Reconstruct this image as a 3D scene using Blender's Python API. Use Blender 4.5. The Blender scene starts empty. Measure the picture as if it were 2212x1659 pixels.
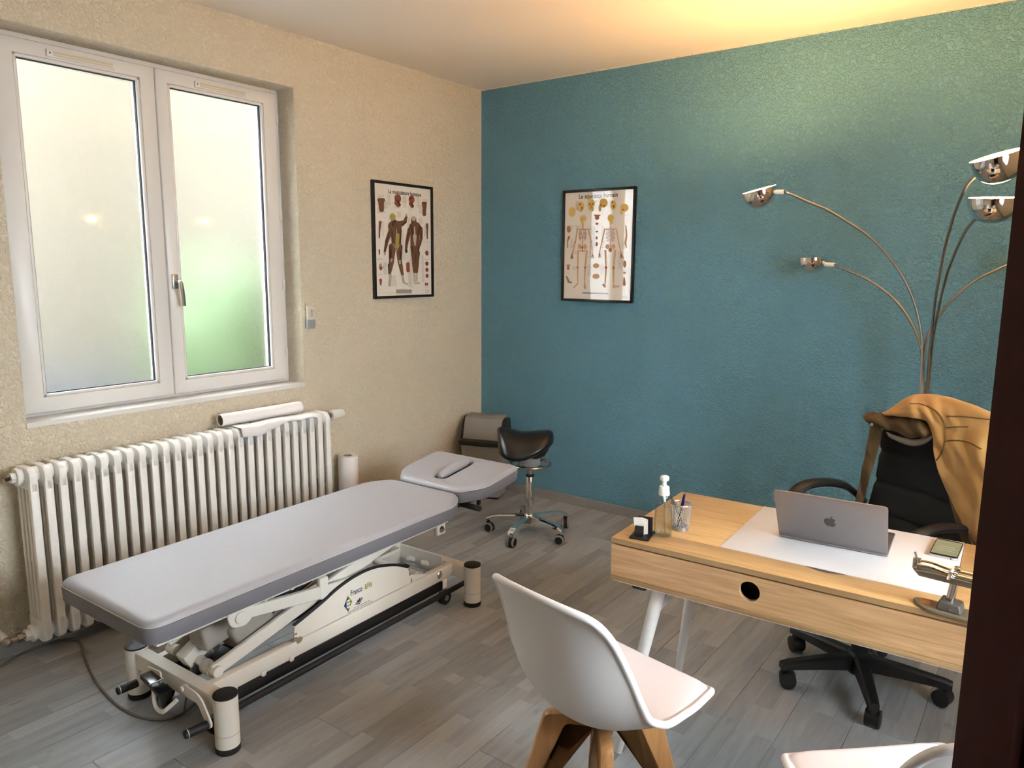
import bpy, bmesh, math, random
from mathutils import Vector, Matrix, noise
from math import sin, cos, pi, radians, sqrt, atan2
random.seed(7)
S = bpy.context.scene
COL = S.collection

# ------------------------------------------------------------------ camera
F_PX, IW, IH = 1604.85, 2212.0, 1659.0
CAM = Vector((3.3507, -4.1527, 1.5950))
RIGHT = Vector((0.80379, 0.59488, 0.00654))
UP = Vector((-0.09867, 0.12247, 0.98756))
FWD = Vector((-0.58667, 0.79443, -0.15713))
cd = bpy.data.cameras.new('camera'); cam = bpy.data.objects.new('camera', cd); COL.objects.link(cam)
cam.matrix_world = Matrix(((RIGHT.x, UP.x, -FWD.x, CAM.x), (RIGHT.y, UP.y, -FWD.y, CAM.y), (RIGHT.z, UP.z, -FWD.z, CAM.z), (0, 0, 0, 1)))
cd.sensor_width = 36.0; cd.lens = 36.0 * F_PX / IW; cd.clip_start = 0.01
S.camera = cam

# ------------------------------------------------------------------ sky, exposure
SKY, BULB = 22.0, 430.0
w = bpy.data.worlds.new('overcast_sky'); S.world = w; w.use_nodes = True
bg = w.node_tree.nodes['Background']; nt = w.node_tree
# overcast sky: three times as bright at the zenith as at the horizon
tc = nt.nodes.new('ShaderNodeTexCoord'); sx = nt.nodes.new('ShaderNodeSeparateXYZ'); mr = nt.nodes.new('ShaderNodeMapRange'); mr.inputs['To Min'].default_value = SKY / 3; mr.inputs['To Max'].default_value = SKY
nt.links.new(tc.outputs['Generated'], sx.inputs[0]); nt.links.new(sx.outputs['Z'], mr.inputs['Value']); nt.links.new(mr.outputs[0], bg.inputs[1]); bg.inputs[0].default_value = (0.84, 0.93, 1.0, 1)
S.view_settings.view_transform = 'Standard'; S.view_settings.look = 'None'
S.view_settings.gamma = 1.0; S.view_settings.use_curve_mapping = False
S.view_settings.exposure = 1.75
S.cycles.use_denoising = True; S.cycles.use_adaptive_sampling = True; S.cycles.adaptive_threshold = 0.02; S.cycles.adaptive_min_samples = 32
S.cycles.max_bounces = 7; S.cycles.diffuse_bounces = 3; S.cycles.glossy_bounces = 4; S.cycles.transmission_bounces = 6; S.cycles.transparent_max_bounces = 16
S.cycles.sample_clamp_indirect = 8.0


def at(u, v, x=None, y=None, z=None):
    """the point that pixel (u, v) shows on the plane x=, y= or z="""
    d = FWD + RIGHT * ((u - IW / 2) / F_PX) + UP * ((IH / 2 - v) / F_PX)
    t = (x - CAM.x) / d.x if x is not None else (y - CAM.y) / d.y if y is not None else (z - CAM.z) / d.z
    return CAM + d * t


# ------------------------------------------------------------------ helpers: materials
def lin(c):
    if isinstance(c, str):
        c = tuple(int(c[i:i + 2], 16) / 255 for i in (0, 2, 4))
    return tuple(x / 12.92 if x <= 0.04045 else ((x + 0.055) / 1.055) ** 2.4 for x in c) + (1,)


MATS = {}


def base(name):
    m = bpy.data.materials.new(name); m.use_nodes = True
    nt = m.node_tree; b = nt.nodes['Principled BSDF']; MATS[name] = m
    return m, nt, b


def N(nt, t, **k):
    n = nt.nodes.new(t)
    for a, b in k.items():
        setattr(n, a, b)
    return n


def mat(name, col, rough=0.5, metal=0.0, var=0.06, scale=30.0, bump=0.0, bscale=200.0, coat=0.0, stretch=None, spec=None, sheen=0.0):
    m, nt, b = base(name)
    L = nt.links.new
    tc = N(nt, 'ShaderNodeTexCoord'); src = tc.outputs['Object']
    if stretch:
        mp = N(nt, 'ShaderNodeMapping'); mp.inputs['Scale'].default_value = stretch; L(src, mp.inputs[0]); src = mp.outputs[0]
    nz = N(nt, 'ShaderNodeTexNoise'); nz.inputs['Scale'].default_value = scale; nz.inputs['Detail'].default_value = 4; L(src, nz.inputs['Vector'])
    c = lin(col); mx = N(nt, 'ShaderNodeMix', data_type='RGBA')
    mx.inputs[6].default_value = tuple(x * (1 - var) for x in c[:3]) + (1,); mx.inputs[7].default_value = tuple(min(1, x * (1 + var)) for x in c[:3]) + (1,)
    L(nz.outputs['Fac'], mx.inputs[0]); L(mx.outputs[2], b.inputs['Base Color'])
    b.inputs['Roughness'].default_value = rough; b.inputs['Metallic'].default_value = metal
    if coat: b.inputs['Coat Weight'].default_value = coat; b.inputs['Coat Roughness'].default_value = 0.08
    if spec is not None: b.inputs['Specular IOR Level'].default_value = spec
    if sheen: b.inputs['Sheen Weight'].default_value = sheen
    if bump:
        n2 = N(nt, 'ShaderNodeTexNoise'); n2.inputs['Scale'].default_value = bscale; n2.inputs['Detail'].default_value = 3; L(src, n2.inputs['Vector'])
        bp = N(nt, 'ShaderNodeBump'); bp.inputs['Strength'].default_value = bump; bp.inputs['Distance'].default_value = 0.002
        L(n2.outputs['Fac'], bp.inputs['Height']); L(bp.outputs[0], b.inputs['Normal'])
    return m


def plaster(name, col, strength=0.9, dist=0.006, edge=None, scale=62):
    """rough-cast wall paint: worm-like relief"""
    m, nt, b = base(name); L = nt.links.new
    tc = N(nt, 'ShaderNodeTexCoord')
    n1 = N(nt, 'ShaderNodeTexNoise'); n1.inputs['Scale'].default_value = scale; n1.inputs['Detail'].default_value = 2.5; n1.inputs['Distortion'].default_value = 1.1
    n2 = N(nt, 'ShaderNodeTexNoise'); n2.inputs['Scale'].default_value = scale * 0.3; n2.inputs['Detail'].default_value = 2
    n3 = N(nt, 'ShaderNodeTexNoise'); n3.inputs['Scale'].default_value = 1.3; n3.inputs['Detail'].default_value = 3
    for n in (n1, n2, n3): L(tc.outputs['Object'], n.inputs['Vector'])
    rp = N(nt, 'ShaderNodeValToRGB'); rp.color_ramp.elements[0].position = 0.42; rp.color_ramp.elements[1].position = 0.62
    L(n1.outputs['Fac'], rp.inputs[0])
    ad = N(nt, 'ShaderNodeMath', operation='ADD'); L(rp.outputs[0], ad.inputs[0]); L(n2.outputs['Fac'], ad.inputs[1])
    bp = N(nt, 'ShaderNodeBump'); bp.inputs['Strength'].default_value = strength; bp.inputs['Distance'].default_value = dist
    L(ad.outputs[0], bp.inputs['Height']); L(bp.outputs[0], b.inputs['Normal'])
    c = lin(col); mx = N(nt, 'ShaderNodeMix', data_type='RGBA'); L(n3.outputs['Fac'], mx.inputs[0])
    mx.inputs[6].default_value = tuple(x * 0.95 for x in c[:3]) + (1,); mx.inputs[7].default_value = tuple(x * 1.05 for x in c[:3]) + (1,)
    out = mx.outputs[2]
    if edge:                                     # unpainted strip along the corner and the ceiling
        sp = N(nt, 'ShaderNodeSeparateXYZ'); L(tc.outputs['Object'], sp.inputs[0])
        lt = N(nt, 'ShaderNodeMath', operation='LESS_THAN'); lt.inputs[1].default_value = edge[0]; L(sp.outputs[0], lt.inputs[0])
        gt = N(nt, 'ShaderNodeMath', operation='GREATER_THAN'); gt.inputs[1].default_value = edge[1]; L(sp.outputs[2], gt.inputs[0])
        mm = N(nt, 'ShaderNodeMath', operation='MAXIMUM'); L(lt.outputs[0], mm.inputs[0]); L(gt.outputs[0], mm.inputs[1])
        m2 = N(nt, 'ShaderNodeMix', data_type='RGBA'); L(mm.outputs[0], m2.inputs[0]); L(out, m2.inputs[6]); m2.inputs[7].default_value = lin(edge[2]); out = m2.outputs[2]
    L(out, b.inputs['Base Color']); b.inputs['Roughness'].default_value = 0.55; b.inputs['Specular IOR Level'].default_value = 0.35
    return m


def oak(name, light, dark, axis=0, rough=0.42, scale=1.0):
    m, nt, b = base(name); L = nt.links.new
    tc = N(nt, 'ShaderNodeTexCoord'); mp = N(nt, 'ShaderNodeMapping')
    s = [34, 34, 34]; s[axis] = 2.2; mp.inputs['Scale'].default_value = [k * scale for k in s]; L(tc.outputs['Object'], mp.inputs[0])
    n1 = N(nt, 'ShaderNodeTexNoise'); n1.inputs['Scale'].default_value = 1.6; n1.inputs['Detail'].default_value = 6; n1.inputs['Distortion'].default_value = 1.2; L(mp.outputs[0], n1.inputs['Vector'])
    mp2 = N(nt, 'ShaderNodeMapping'); s2 = [260, 260, 260]; s2[axis] = 9; mp2.inputs['Scale'].default_value = s2; L(tc.outputs['Object'], mp2.inputs[0])
    n2 = N(nt, 'ShaderNodeTexNoise'); n2.inputs['Scale'].default_value = 1; n2.inputs['Detail'].default_value = 2; L(mp2.outputs[0], n2.inputs['Vector'])
    rp = N(nt, 'ShaderNodeValToRGB'); e = rp.color_ramp.elements
    e[0].position = 0.3; e[0].color = lin(dark); e[1].position = 0.66; e[1].color = lin(light)
    ad = N(nt, 'ShaderNodeMath', operation='MULTIPLY_ADD'); ad.inputs[1].default_value = 0.35; L(n2.outputs['Fac'], ad.inputs[0])
    sb = N(nt, 'ShaderNodeMath', operation='MULTIPLY'); sb.inputs[1].default_value = 0.68; L(n1.outputs['Fac'], sb.inputs[0]); L(sb.outputs[0], ad.inputs[2])
    L(ad.outputs[0], rp.inputs[0]); L(rp.outputs[0], b.inputs['Base Color']); b.inputs['Roughness'].default_value = rough
    bp = N(nt, 'ShaderNodeBump'); bp.inputs['Strength'].default_value = 0.12; bp.inputs['Distance'].default_value = 0.001
    L(n2.outputs['Fac'], bp.inputs['Height']); L(bp.outputs[0], b.inputs['Normal'])
    return m


def floorboard():
    """grey three-strip laminate: one board is one object, the strips are its print"""
    m, nt, b = base('laminate'); L = nt.links.new
    tc = N(nt, 'ShaderNodeTexCoord'); oi = N(nt, 'ShaderNodeObjectInfo'); sp = N(nt, 'ShaderNodeSeparateXYZ'); L(tc.outputs['Object'], sp.inputs[0])

    def M(op, a, bb=None, c=None):
        n = N(nt, 'ShaderNodeMath', operation=op)
        for i, q in enumerate((a, bb, c)):
            if q is None: continue
            if isinstance(q, (int, float)): n.inputs[i].default_value = q
            else: L(q, n.inputs[i])
        return n.outputs[0]
    strip = M('FLOOR', M('MULTIPLY', M('ADD', sp.outputs[0], 0.0965), 1 / 0.0643))
    seed = M('ADD', M('MULTIPLY', oi.outputs['Random'], 57.0), M('MULTIPLY', strip, 7.31))
    wn = N(nt, 'ShaderNodeTexWhiteNoise', noise_dimensions='1D'); L(seed, wn.inputs['W'])
    seg = M('FLOOR', M('MULTIPLY', M('ADD', sp.outputs[1], wn.outputs['Value']), 2.4))
    wn2 = N(nt, 'ShaderNodeTexWhiteNoise', noise_dimensions='1D'); L(M('ADD', seed, M('MULTIPLY', seg, 3.77)), wn2.inputs['W'])
    cx = N(nt, 'ShaderNodeCombineXYZ'); L(M('MULTIPLY', sp.outputs[0], 26.0), cx.inputs[0]); L(M('MULTIPLY', sp.outputs[1], 2.6), cx.inputs[1]); L(M('MULTIPLY', wn2.outputs['Value'], 40.0), cx.inputs[2])
    n1 = N(nt, 'ShaderNodeTexNoise'); n1.inputs['Scale'].default_value = 1.3; n1.inputs['Detail'].default_value = 5; n1.inputs['Distortion'].default_value = 1.0; L(cx.outputs[0], n1.inputs['Vector'])
    cx2 = N(nt, 'ShaderNodeCombineXYZ'); L(M('MULTIPLY', sp.outputs[0], 12.0), cx2.inputs[0]); L(M('MULTIPLY', sp.outputs[1], 5.0), cx2.inputs[1]); L(M('MULTIPLY', wn2.outputs['Value'], 90.0), cx2.inputs[2])
    n2 = N(nt, 'ShaderNodeTexNoise'); n2.inputs['Scale'].default_value = 1.5; n2.inputs['Detail'].default_value = 3; L(cx2.outputs[0], n2.inputs['Vector'])
    knot = N(nt, 'ShaderNodeValToRGB'); knot.color_ramp.elements[0].position = 0.66; knot.color_ramp.elements[1].position = 0.78; L(n2.outputs['Fac'], knot.inputs[0])
    v = M('ADD', M('MULTIPLY', n1.outputs['Fac'], 0.62), M('MULTIPLY', wn2.outputs['Value'], 0.38))
    v = M('SUBTRACT', v, M('MULTIPLY', knot.outputs[0], 0.35))
    rp = N(nt, 'ShaderNodeValToRGB'); e = rp.color_ramp.elements
    e[0].position = 0.12; e[0].color = lin('7b7c7c'); e[1].position = 0.8; e[1].color = lin('adaeae')
    L(v, rp.inputs[0]); L(rp.outputs[0], b.inputs['Base Color']); b.inputs['Roughness'].default_value = 0.42
    bp = N(nt, 'ShaderNodeBump'); bp.inputs['Strength'].default_value = 0.06; bp.inputs['Distance'].default_value = 0.001; L(n1.outputs['Fac'], bp.inputs['Height']); L(bp.outputs[0], b.inputs['Normal'])
    return m


def clear(name, tint=(1, 1, 1), rough=0.02, ior=1.45):
    m, nt, b = base(name); L = nt.links.new; nt.nodes.remove(b)
    tr = N(nt, 'ShaderNodeBsdfTransparent'); tr.inputs[0].default_value = tint + (1,)
    gl = N(nt, 'ShaderNodeBsdfGlossy'); gl.inputs['Roughness'].default_value = rough
    fr = N(nt, 'ShaderNodeFresnel'); fr.inputs[0].default_value = ior
    ge = N(nt, 'ShaderNodeNewGeometry'); im = N(nt, 'ShaderNodeMix', data_type='FLOAT'); im.inputs[2].default_value = ior; im.inputs[3].default_value = 1 / ior   # a thin sheet: the far face must not reflect totally
    L(ge.outputs['Backfacing'], im.inputs[0]); L(im.outputs[0], fr.inputs[0])
    mx = N(nt, 'ShaderNodeMixShader'); L(fr.outputs[0], mx.inputs[0]); L(tr.outputs[0], mx.inputs[1]); L(gl.outputs[0], mx.inputs[2])
    L(mx.outputs[0], nt.nodes['Material Output'].inputs[0])
    return m


def frosted():
    m, nt, b = base('frosted_glass'); L = nt.links.new
    b.inputs['Base Color'].default_value = (0.97, 0.98, 0.97, 1); b.inputs['Transmission Weight'].default_value = 1; b.inputs['Coat Weight'].default_value = 0.6; b.inputs['Coat Roughness'].default_value = 0.04
    b.inputs['Roughness'].default_value = 0.2; b.inputs['IOR'].default_value = 1.45
    tc = N(nt, 'ShaderNodeTexCoord'); n1 = N(nt, 'ShaderNodeTexNoise'); n1.inputs['Scale'].default_value = 190; n1.inputs['Detail'].default_value = 2; n1.inputs['Distortion'].default_value = 1.5; L(tc.outputs['Object'], n1.inputs['Vector'])
    bp = N(nt, 'ShaderNodeBump'); bp.inputs['Strength'].default_value = 0.35; bp.inputs['Distance'].default_value = 0.002; L(n1.outputs['Fac'], bp.inputs['Height']); L(bp.outputs[0], b.inputs['Normal'])
    return m


def glow(name, col, strength):
    c = col if isinstance(col, tuple) else lin(col)
    m, nt, b = base(name); b.inputs['Base Color'].default_value = c; b.inputs['Emission Color'].default_value = c; b.inputs['Emission Strength'].default_value = strength
    return m


# ------------------------------------------------------------------ helpers: shapes and objects
def bm_new(): return bmesh.new()


def merge(bm, t, mtx=None):
    if mtx is not None: bmesh.ops.transform(t, matrix=mtx, verts=t.verts)
    me = bpy.data.meshes.new('tmp'); t.to_mesh(me); t.free(); bm.from_mesh(me); bpy.data.meshes.remove(me)


def box(bm, x0, x1, y0, y1, z0, z1, bev=0.0, seg=2, mtx=None):
    t = bmesh.new(); bmesh.ops.create_cube(t, size=1)
    for v in t.verts: v.co = Vector(((x0 + x1) / 2 + v.co.x * (x1 - x0), (y0 + y1) / 2 + v.co.y * (y1 - y0), (z0 + z1) / 2 + v.co.z * (z1 - z0)))
    if bev: bmesh.ops.bevel(t, geom=t.edges[:], offset=bev, segments=seg, affect='EDGES', profile=0.5)
    merge(bm, t, mtx)


def frame_of(d):
    d = Vector(d).normalized(); a = Vector((0, 0, 1)) if abs(d.z) < 0.95 else Vector((1, 0, 0))
    x = a.cross(d).normalized(); return x, d.cross(x), d


def cyl(bm, p0, p1, r0, r1=None, seg=20, bev=0.0):
    p0, p1 = Vector(p0), Vector(p1); r1 = r0 if r1 is None else r1
    x, y, d = frame_of(p1 - p0); Ln = (p1 - p0).length
    prof = [(r0, 0), (r1, Ln)]
    if bev: prof = [(r0 - bev, 0), (r0 - bev * .3, bev * .3), (r0, bev), (r1, Ln - bev), (r1 - bev * .3, Ln - bev * .3), (r1 - bev, Ln)]
    lathe(bm, prof, seg, Matrix((x.to_4d(), y.to_4d(), d.to_4d(), (0, 0, 0, 1))).transposed() if False else Matrix.Translation(p0) @ Matrix(((x.x, y.x, d.x), (x.y, y.y, d.y), (x.z, y.z, d.z))).to_4x4())


def lathe(bm, prof, seg=24, mtx=None, cap=True):
    t = bmesh.new(); rings = []
    for r, z in prof:
        if r < 1e-6: rings.append([t.verts.new((0, 0, z))])
        else: rings.append([t.verts.new((r * cos(2 * pi * i / seg), r * sin(2 * pi * i / seg), z)) for i in range(seg)])
    for a, b in zip(rings, rings[1:]):
        for i in range(seg):
            j = (i + 1) % seg
            if len(a) == 1 and len(b) == 1: continue
            if len(a) == 1: t.faces.new((a[0], b[j], b[i]))
            elif len(b) == 1: t.faces.new((a[i], a[j], b[0]))
            else: t.faces.new((a[i], a[j], b[j], b[i]))
    if cap:
        if len(rings[0]) > 1: t.faces.new(rings[0][::-1])
        if len(rings[-1]) > 1: t.faces.new(rings[-1])
    bmesh.ops.recalc_face_normals(t, faces=t.faces[:])
    merge(bm, t, mtx)


def tube(bm, pts, r, seg=10, closed=False, flat=1.0):
    pts = [Vector(p) for p in pts]; n = len(pts); rs = r if isinstance(r, (list, tuple)) else [r] * n
    t = bmesh.new(); rings = []; prev = None
    for i, p in enumerate(pts):
        d = (pts[(i + 1) % n] - pts[i - 1]) if closed else (pts[min(i + 1, n - 1)] - pts[max(i - 1, 0)])
        d.normalize()
        if prev is None: x, y, _ = frame_of(d)
        else:
            x = prev - d * prev.dot(d); x.normalize(); y = d.cross(x)
        prev = x
        rings.append([t.verts.new(p + x * (rs[i] * cos(2 * pi * k / seg)) + y * (rs[i] * flat * sin(2 * pi * k / seg))) for k in range(seg)])
    m = n if closed else n - 1
    for i in range(m):
        a, b = rings[i], rings[(i + 1) % n]
        for k in range(seg):
            j = (k + 1) % seg; t.faces.new((a[k], a[j], b[j], b[k]))
    if not closed: t.faces.new(rings[0][::-1]); t.faces.new(rings[-1])
    bmesh.ops.recalc_face_normals(t, faces=t.faces[:]); merge(bm, t)


def spline(pts, n=8):
    """Catmull-Rom through the points"""
    P = [Vector(p) for p in pts]; P = [P[0] * 2 - P[1]] + P + [P[-1] * 2 - P[-2]]; out = []
    for i in range(1, len(P) - 2):
        a, b, c, d = P[i - 1:i + 3]
        for k in range(n):
            t = k / n
            out.append(0.5 * ((2 * b) + (c - a) * t + (2 * a - 5 * b + 4 * c - d) * t * t + (3 * b - a - 3 * c + d) * t ** 3))
    out.append(P[-2]); return out


def prism(bm, poly, f, d0, d1, bev=0.0, seg=2):
    """polygon (a, b) pushed from depth d0 to d1; f(a, b, d) gives the point"""
    t = bmesh.new()
    A = [t.verts.new(f(a, b, d0)) for a, b in poly]; B_ = [t.verts.new(f(a, b, d1)) for a, b in poly]
    t.faces.new(A); t.faces.new(B_[::-1]); n = len(poly)
    for i in range(n): t.faces.new((A[i], B_[i], B_[(i + 1) % n], A[(i + 1) % n]))
    bmesh.ops.recalc_face_normals(t, faces=t.faces[:])
    if bev:
        ed = [e for e in t.edges if all(len(fc.verts) > 4 or n <= 4 for fc in e.link_faces) or any(len(fc.verts) == n for fc in e.link_faces)]
        bmesh.ops.bevel(t, geom=ed, offset=bev, segments=seg, affect='EDGES', profile=0.5)
    merge(bm, t)


def rounded(poly, rad, seg=5):
    out = []; n = len(poly)
    for i in range(n):
        p = Vector(poly[i]); a = Vector(poly[i - 1]); c = Vector(poly[(i + 1) % n]); r = rad[i] if isinstance(rad, (list, tuple)) else rad
        if r <= 0: out.append(tuple(p)); continue
        da = (a - p); dc = (c - p); r = min(r, da.length * .48, dc.length * .48)
        s, e = p + da.normalized() * r, p + dc.normalized() * r
        for k in range(seg + 1):
            t = k / seg; q = s * (1 - t) ** 2 + p * 2 * t * (1 - t) + e * t * t; out.append((q.x, q.y))
    return out


def grid(bm, fn, nu, nv):
    t = bmesh.new(); V = [[t.verts.new(fn(i / nu, j / nv)) for j in range(nv + 1)] for i in range(nu + 1)]
    for i in range(nu):
        for j in range(nv): t.faces.new((V[i][j], V[i + 1][j], V[i + 1][j + 1], V[i][j + 1]))
    merge(bm, t)


def sphere(bm, c, r, u=20, v=14, scale=(1, 1, 1)):
    t = bmesh.new(); bmesh.ops.create_uvsphere(t, u_segments=u, v_segments=v, radius=r)
    merge(bm, t, Matrix.Translation(c) @ Matrix.Diagonal(tuple(scale) + (1,)))


def obj(name, bm, m, parent=None, angle=38, loc=None):
    me = bpy.data.meshes.new(name); bm.to_mesh(me); bm.free()
    for q in (m if isinstance(m, (list, tuple)) else [m]): me.materials.append(MATS[q])
    for p in me.polygons: p.use_smooth = True
    me.set_sharp_from_angle(angle=radians(angle))
    o = bpy.data.objects.new(name, me); COL.objects.link(o)
    if parent: o.parent = parent
    if loc: o.location = loc
    return o


def tag(o, label, cat, group=None):
    o['label'] = label; o['category'] = cat
    if group: o['group'] = group
    return o


def thing(name, label, cat, loc=(0, 0, 0), rotz=0.0, group=None):
    o = bpy.data.objects.new(name, None); COL.objects.link(o); o.location = loc; o.rotation_euler = (0, 0, rotz); o.empty_display_size = 0.05
    return tag(o, label, cat, group)


def struct(o):
    o['kind'] = 'structure'; return o


def pbox(name, parent, m, *a, **k):
    b = bm_new(); box(b, *a, **k); return obj(name, b, m, parent)


def pcyl(name, parent, m, p0, p1, r0, r1=None, seg=20, bev=0.0):
    b = bm_new(); cyl(b, p0, p1, r0, r1, seg, bev); return obj(name, b, m, parent)


def ptube(name, parent, m, pts, r, seg=10, closed=False, flat=1.0):
    b = bm_new(); tube(b, pts, r, seg, closed, flat); return obj(name, b, m, parent)


def text_mesh(name, s, size, m, parent, mtx, extrude=0.0, align='CENTER', shear=0.0, squeeze=1.0, bold=0.018):
    cu = bpy.data.curves.new('lettering', 'FONT'); cu.body = s; cu.size = size; cu.extrude = extrude; cu.align_x = align; cu.align_y = 'CENTER'; cu.shear = shear; cu.offset = size * bold
    to = bpy.data.objects.new('lettering', cu); COL.objects.link(to)
    dg = bpy.context.evaluated_depsgraph_get(); me = bpy.data.meshes.new_from_object(to.evaluated_get(dg))
    bpy.data.objects.remove(to); bpy.data.curves.remove(cu)
    me.transform(mtx @ Matrix.Diagonal((squeeze, 1, 1, 1))); me.name = name; me.materials.clear(); me.materials.append(MATS[m])
    o = bpy.data.objects.new(name, me); COL.objects.link(o); o.parent = parent
    return o


# ------------------------------------------------------------------ materials
H = 2.779
plaster('wall_cream', 'e8dac0'); plaster('wall_teal', '6799ab', edge=(0.008, H - 0.007, 'eadfca')); plaster('ceiling_white', 'efe7db', 0.06, 0.002)
floorboard()
mat('skirting', '8d8a84', 0.5, var=0.1, scale=6, stretch=(1, 1, 30)); mat('subfloor', '5c5b59', 0.9)
mat('pvc', 'e6e1da', 0.35, var=0.02); mat('gasket', '1a1a1c', 0.6); mat('silver', 'b9b4ab', 0.28, 0.9, var=0.05); mat('vent_plastic', 'd5c9a8', 0.45)
frosted(); clear('picture_glass'); clear('clear_plastic', (0.90, 0.92, 0.92), 0.05, 1.45); clear('gel', (0.90, 0.93, 0.93), 0.03, 1.33)
mat('cast_iron', 'f3efe7', 0.33, var=0.05, scale=14, bump=0.15, bscale=60); mat('brass_dull', '9b9189', 0.35, 0.9); mat('valve_white', 'f0ebe0', 0.4)
mat('paper', 'f1ece8', 0.8, var=0.03, bump=0.2, bscale=90); mat('kraft_core', 'a8947c', 0.9)
mat('vinyl', 'a6a5aa', 0.42, var=0.03, scale=60, bump=0.22, bscale=700); mat('vinyl_side_shaded', '7a777c', 0.46, var=0.03, scale=60, bump=0.2, bscale=700); mat('thread', 'c6c4c2', 0.8)
mat('table_white', 'e9e1d4', 0.38, var=0.03, scale=20); mat('rubber', '17171a', 0.6, var=0.1); mat('black_plastic', '151517', 0.38, var=0.1); mat('black_gloss', '0e0e10', 0.2)
mat('steel', 'cfcac4', 0.22, 1.0); mat('motor_grey', 'a39b90', 0.5, var=0.05); mat('scuff', '8f8068', 0.8); mat('cable_grey', '6a625d', 0.55)
mat('ink_blue', '173a5e', 0.6); mat('ink_green', '7c8a22', 0.6); mat('ink_dark', '2c2c34', 0.7); mat('ink_white', 'f3f0ea', 0.6); mat('sticker', 'e6dbc6', 0.5); mat('ink_grey', '9a938a', 0.8)
mat('shade_white', 'cfc8bd', 0.45, 0.6); mat('chrome', 'e6e4e2', 0.07, 1.0, var=0.01); mat('chrome_satin', 'b5b0a8', 0.25, 1.0)
mat('saddle_black', '0f0f12', 0.33, var=0.1, bump=0.12, bscale=500); mat('wheel_grey', '8f8c87', 0.5)
mat('bin_grey', '8b8780', 0.45, var=0.03); mat('bin_dark', '1e1d1d', 0.4); mat('frame_black', '0c0b0b', 0.35)
mat('poster_paper', 'efe6d8', 0.6, var=0.02)
for k, c in dict(muscle='6b452f', muscle_dark='47281d', muscle_red='8a4632', tendon='b9ab95', fascia='a9954d', bone='d3a578', bone_dark='a86f4d', skull='d8b65e', skull_dark='8a6430').items(): mat('print_' + k, c, 0.6, var=0.12, scale=60)
oak('oak_x', 'd4b07c', 'b68c56', 0); oak('oak_front', 'cba478', 'a47e52', 0); oak('oak_edge', 'a98a60', '8d6e48', 0); oak('oak_dark', 'b48f5e', '8f6d45', 0)
oak('beech', 'c18f5c', 'a87443', 2, scale=0.6)
mat('laminate_white', 'e2dddb', 0.45, var=0.02); mat('shell_white', 'eeebea', 0.36, var=0.015); mat('cushion_white', 'e7dcdb', 0.5, var=0.02, bump=0.06, bscale=300); mat('leg_white', 'e4e0da', 0.4)
mat('aluminium', '8e8888', 0.36, 0.75, var=0.03); mat('emblem', '4c4849', 0.22, 0.6); mat('keys', '141416', 0.5); mat('phone_side', 'c9c4c4', 0.3, 0.6)
mat('mesh_metal', 'a8a5a0', 0.35, 0.8); mat('pen_blue', '1d1a6e', 0.3); mat('pen_black', '17171c', 0.35); mat('card_stock', 'ece6da', 0.6)
mat('stand_olive', '6f6551', 0.55); mat('stand_grey', '57524c', 0.5); mat('stand_orange', 'b8763f', 0.6)
mat('mesh_fabric', '0b0b0d', 0.85, var=0.2, bump=0.35, bscale=900); mat('chair_black', '121113', 0.4)
mat('coat_tan', 'b98e50', 0.85, var=0.08, scale=8, bump=0.3, bscale=500, sheen=0.2); mat('coat_lining', '5b4528', 0.75, var=0.25, scale=25, bump=0.3, bscale=120); mat('coat_seam', '6e5029', 0.8); mat('grey_felt', '84796d', 0.9)
mat('door_wood', '32090a', 0.75, spec=0.12, var=0.2, scale=3, stretch=(12, 12, 1)); mat('low_wall', '22262e', 0.9); mat('sky_baffle', 'b0a898', 0.9); mat('leaf', '27380f', 0.7, var=0.4, scale=8); mat('facade', '3e382c', 0.9); mat('asphalt', '3c444e', 0.9, var=0.15, scale=3); mat('bark', '5a4532', 0.9)
glow('screen', '7d8268', 0.12); MATS['screen'].node_tree.nodes['Principled BSDF'].inputs['Roughness'].default_value = 0.15
glow('bulb_lit', (1.0, 0.56, 0.21, 1), BULB); mat('bulb_off', 'd8d2c4', 0.15)
mat('wall_device', 'dcd5c2', 0.45); mat('device_grey', '9c9a98', 0.4)

# ------------------------------------------------------------------ the room
RX, FY = 4.25, -4.26     # right wall, front wall (behind the camera)
WY0, WY1, WZ0, WZ1 = -2.945, -1.5575, 0.943, 2.508


def wall_hole(name, m, f, a0, a1, b0, b1, ha0, ha1, hb0, hb1, d0, d1):
    t = bmesh.new(); R = {}
    for d in (d0, d1):
        R[d] = [[t.verts.new(f(a, b, d)) for a, b in ((a0, b0), (a1, b0), (a1, b1), (a0, b1))], [t.verts.new(f(a, b, d)) for a, b in ((ha0, hb0), (ha1, hb0), (ha1, hb1), (ha0, hb1))]]
    for d in (d0, d1):
        o, i = R[d]
        for k in range(4): t.faces.new((o[k], o[(k + 1) % 4], i[(k + 1) % 4], i[k]))
    for q in (0, 1):
        a, b = R[d0][q], R[d1][q]
        for k in range(4): t.faces.new((a[k], a[(k + 1) % 4], b[(k + 1) % 4], b[k]))
    bmesh.ops.recalc_face_normals(t, faces=t.faces[:])
    return struct(obj(name, t, m, angle=20))


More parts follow.
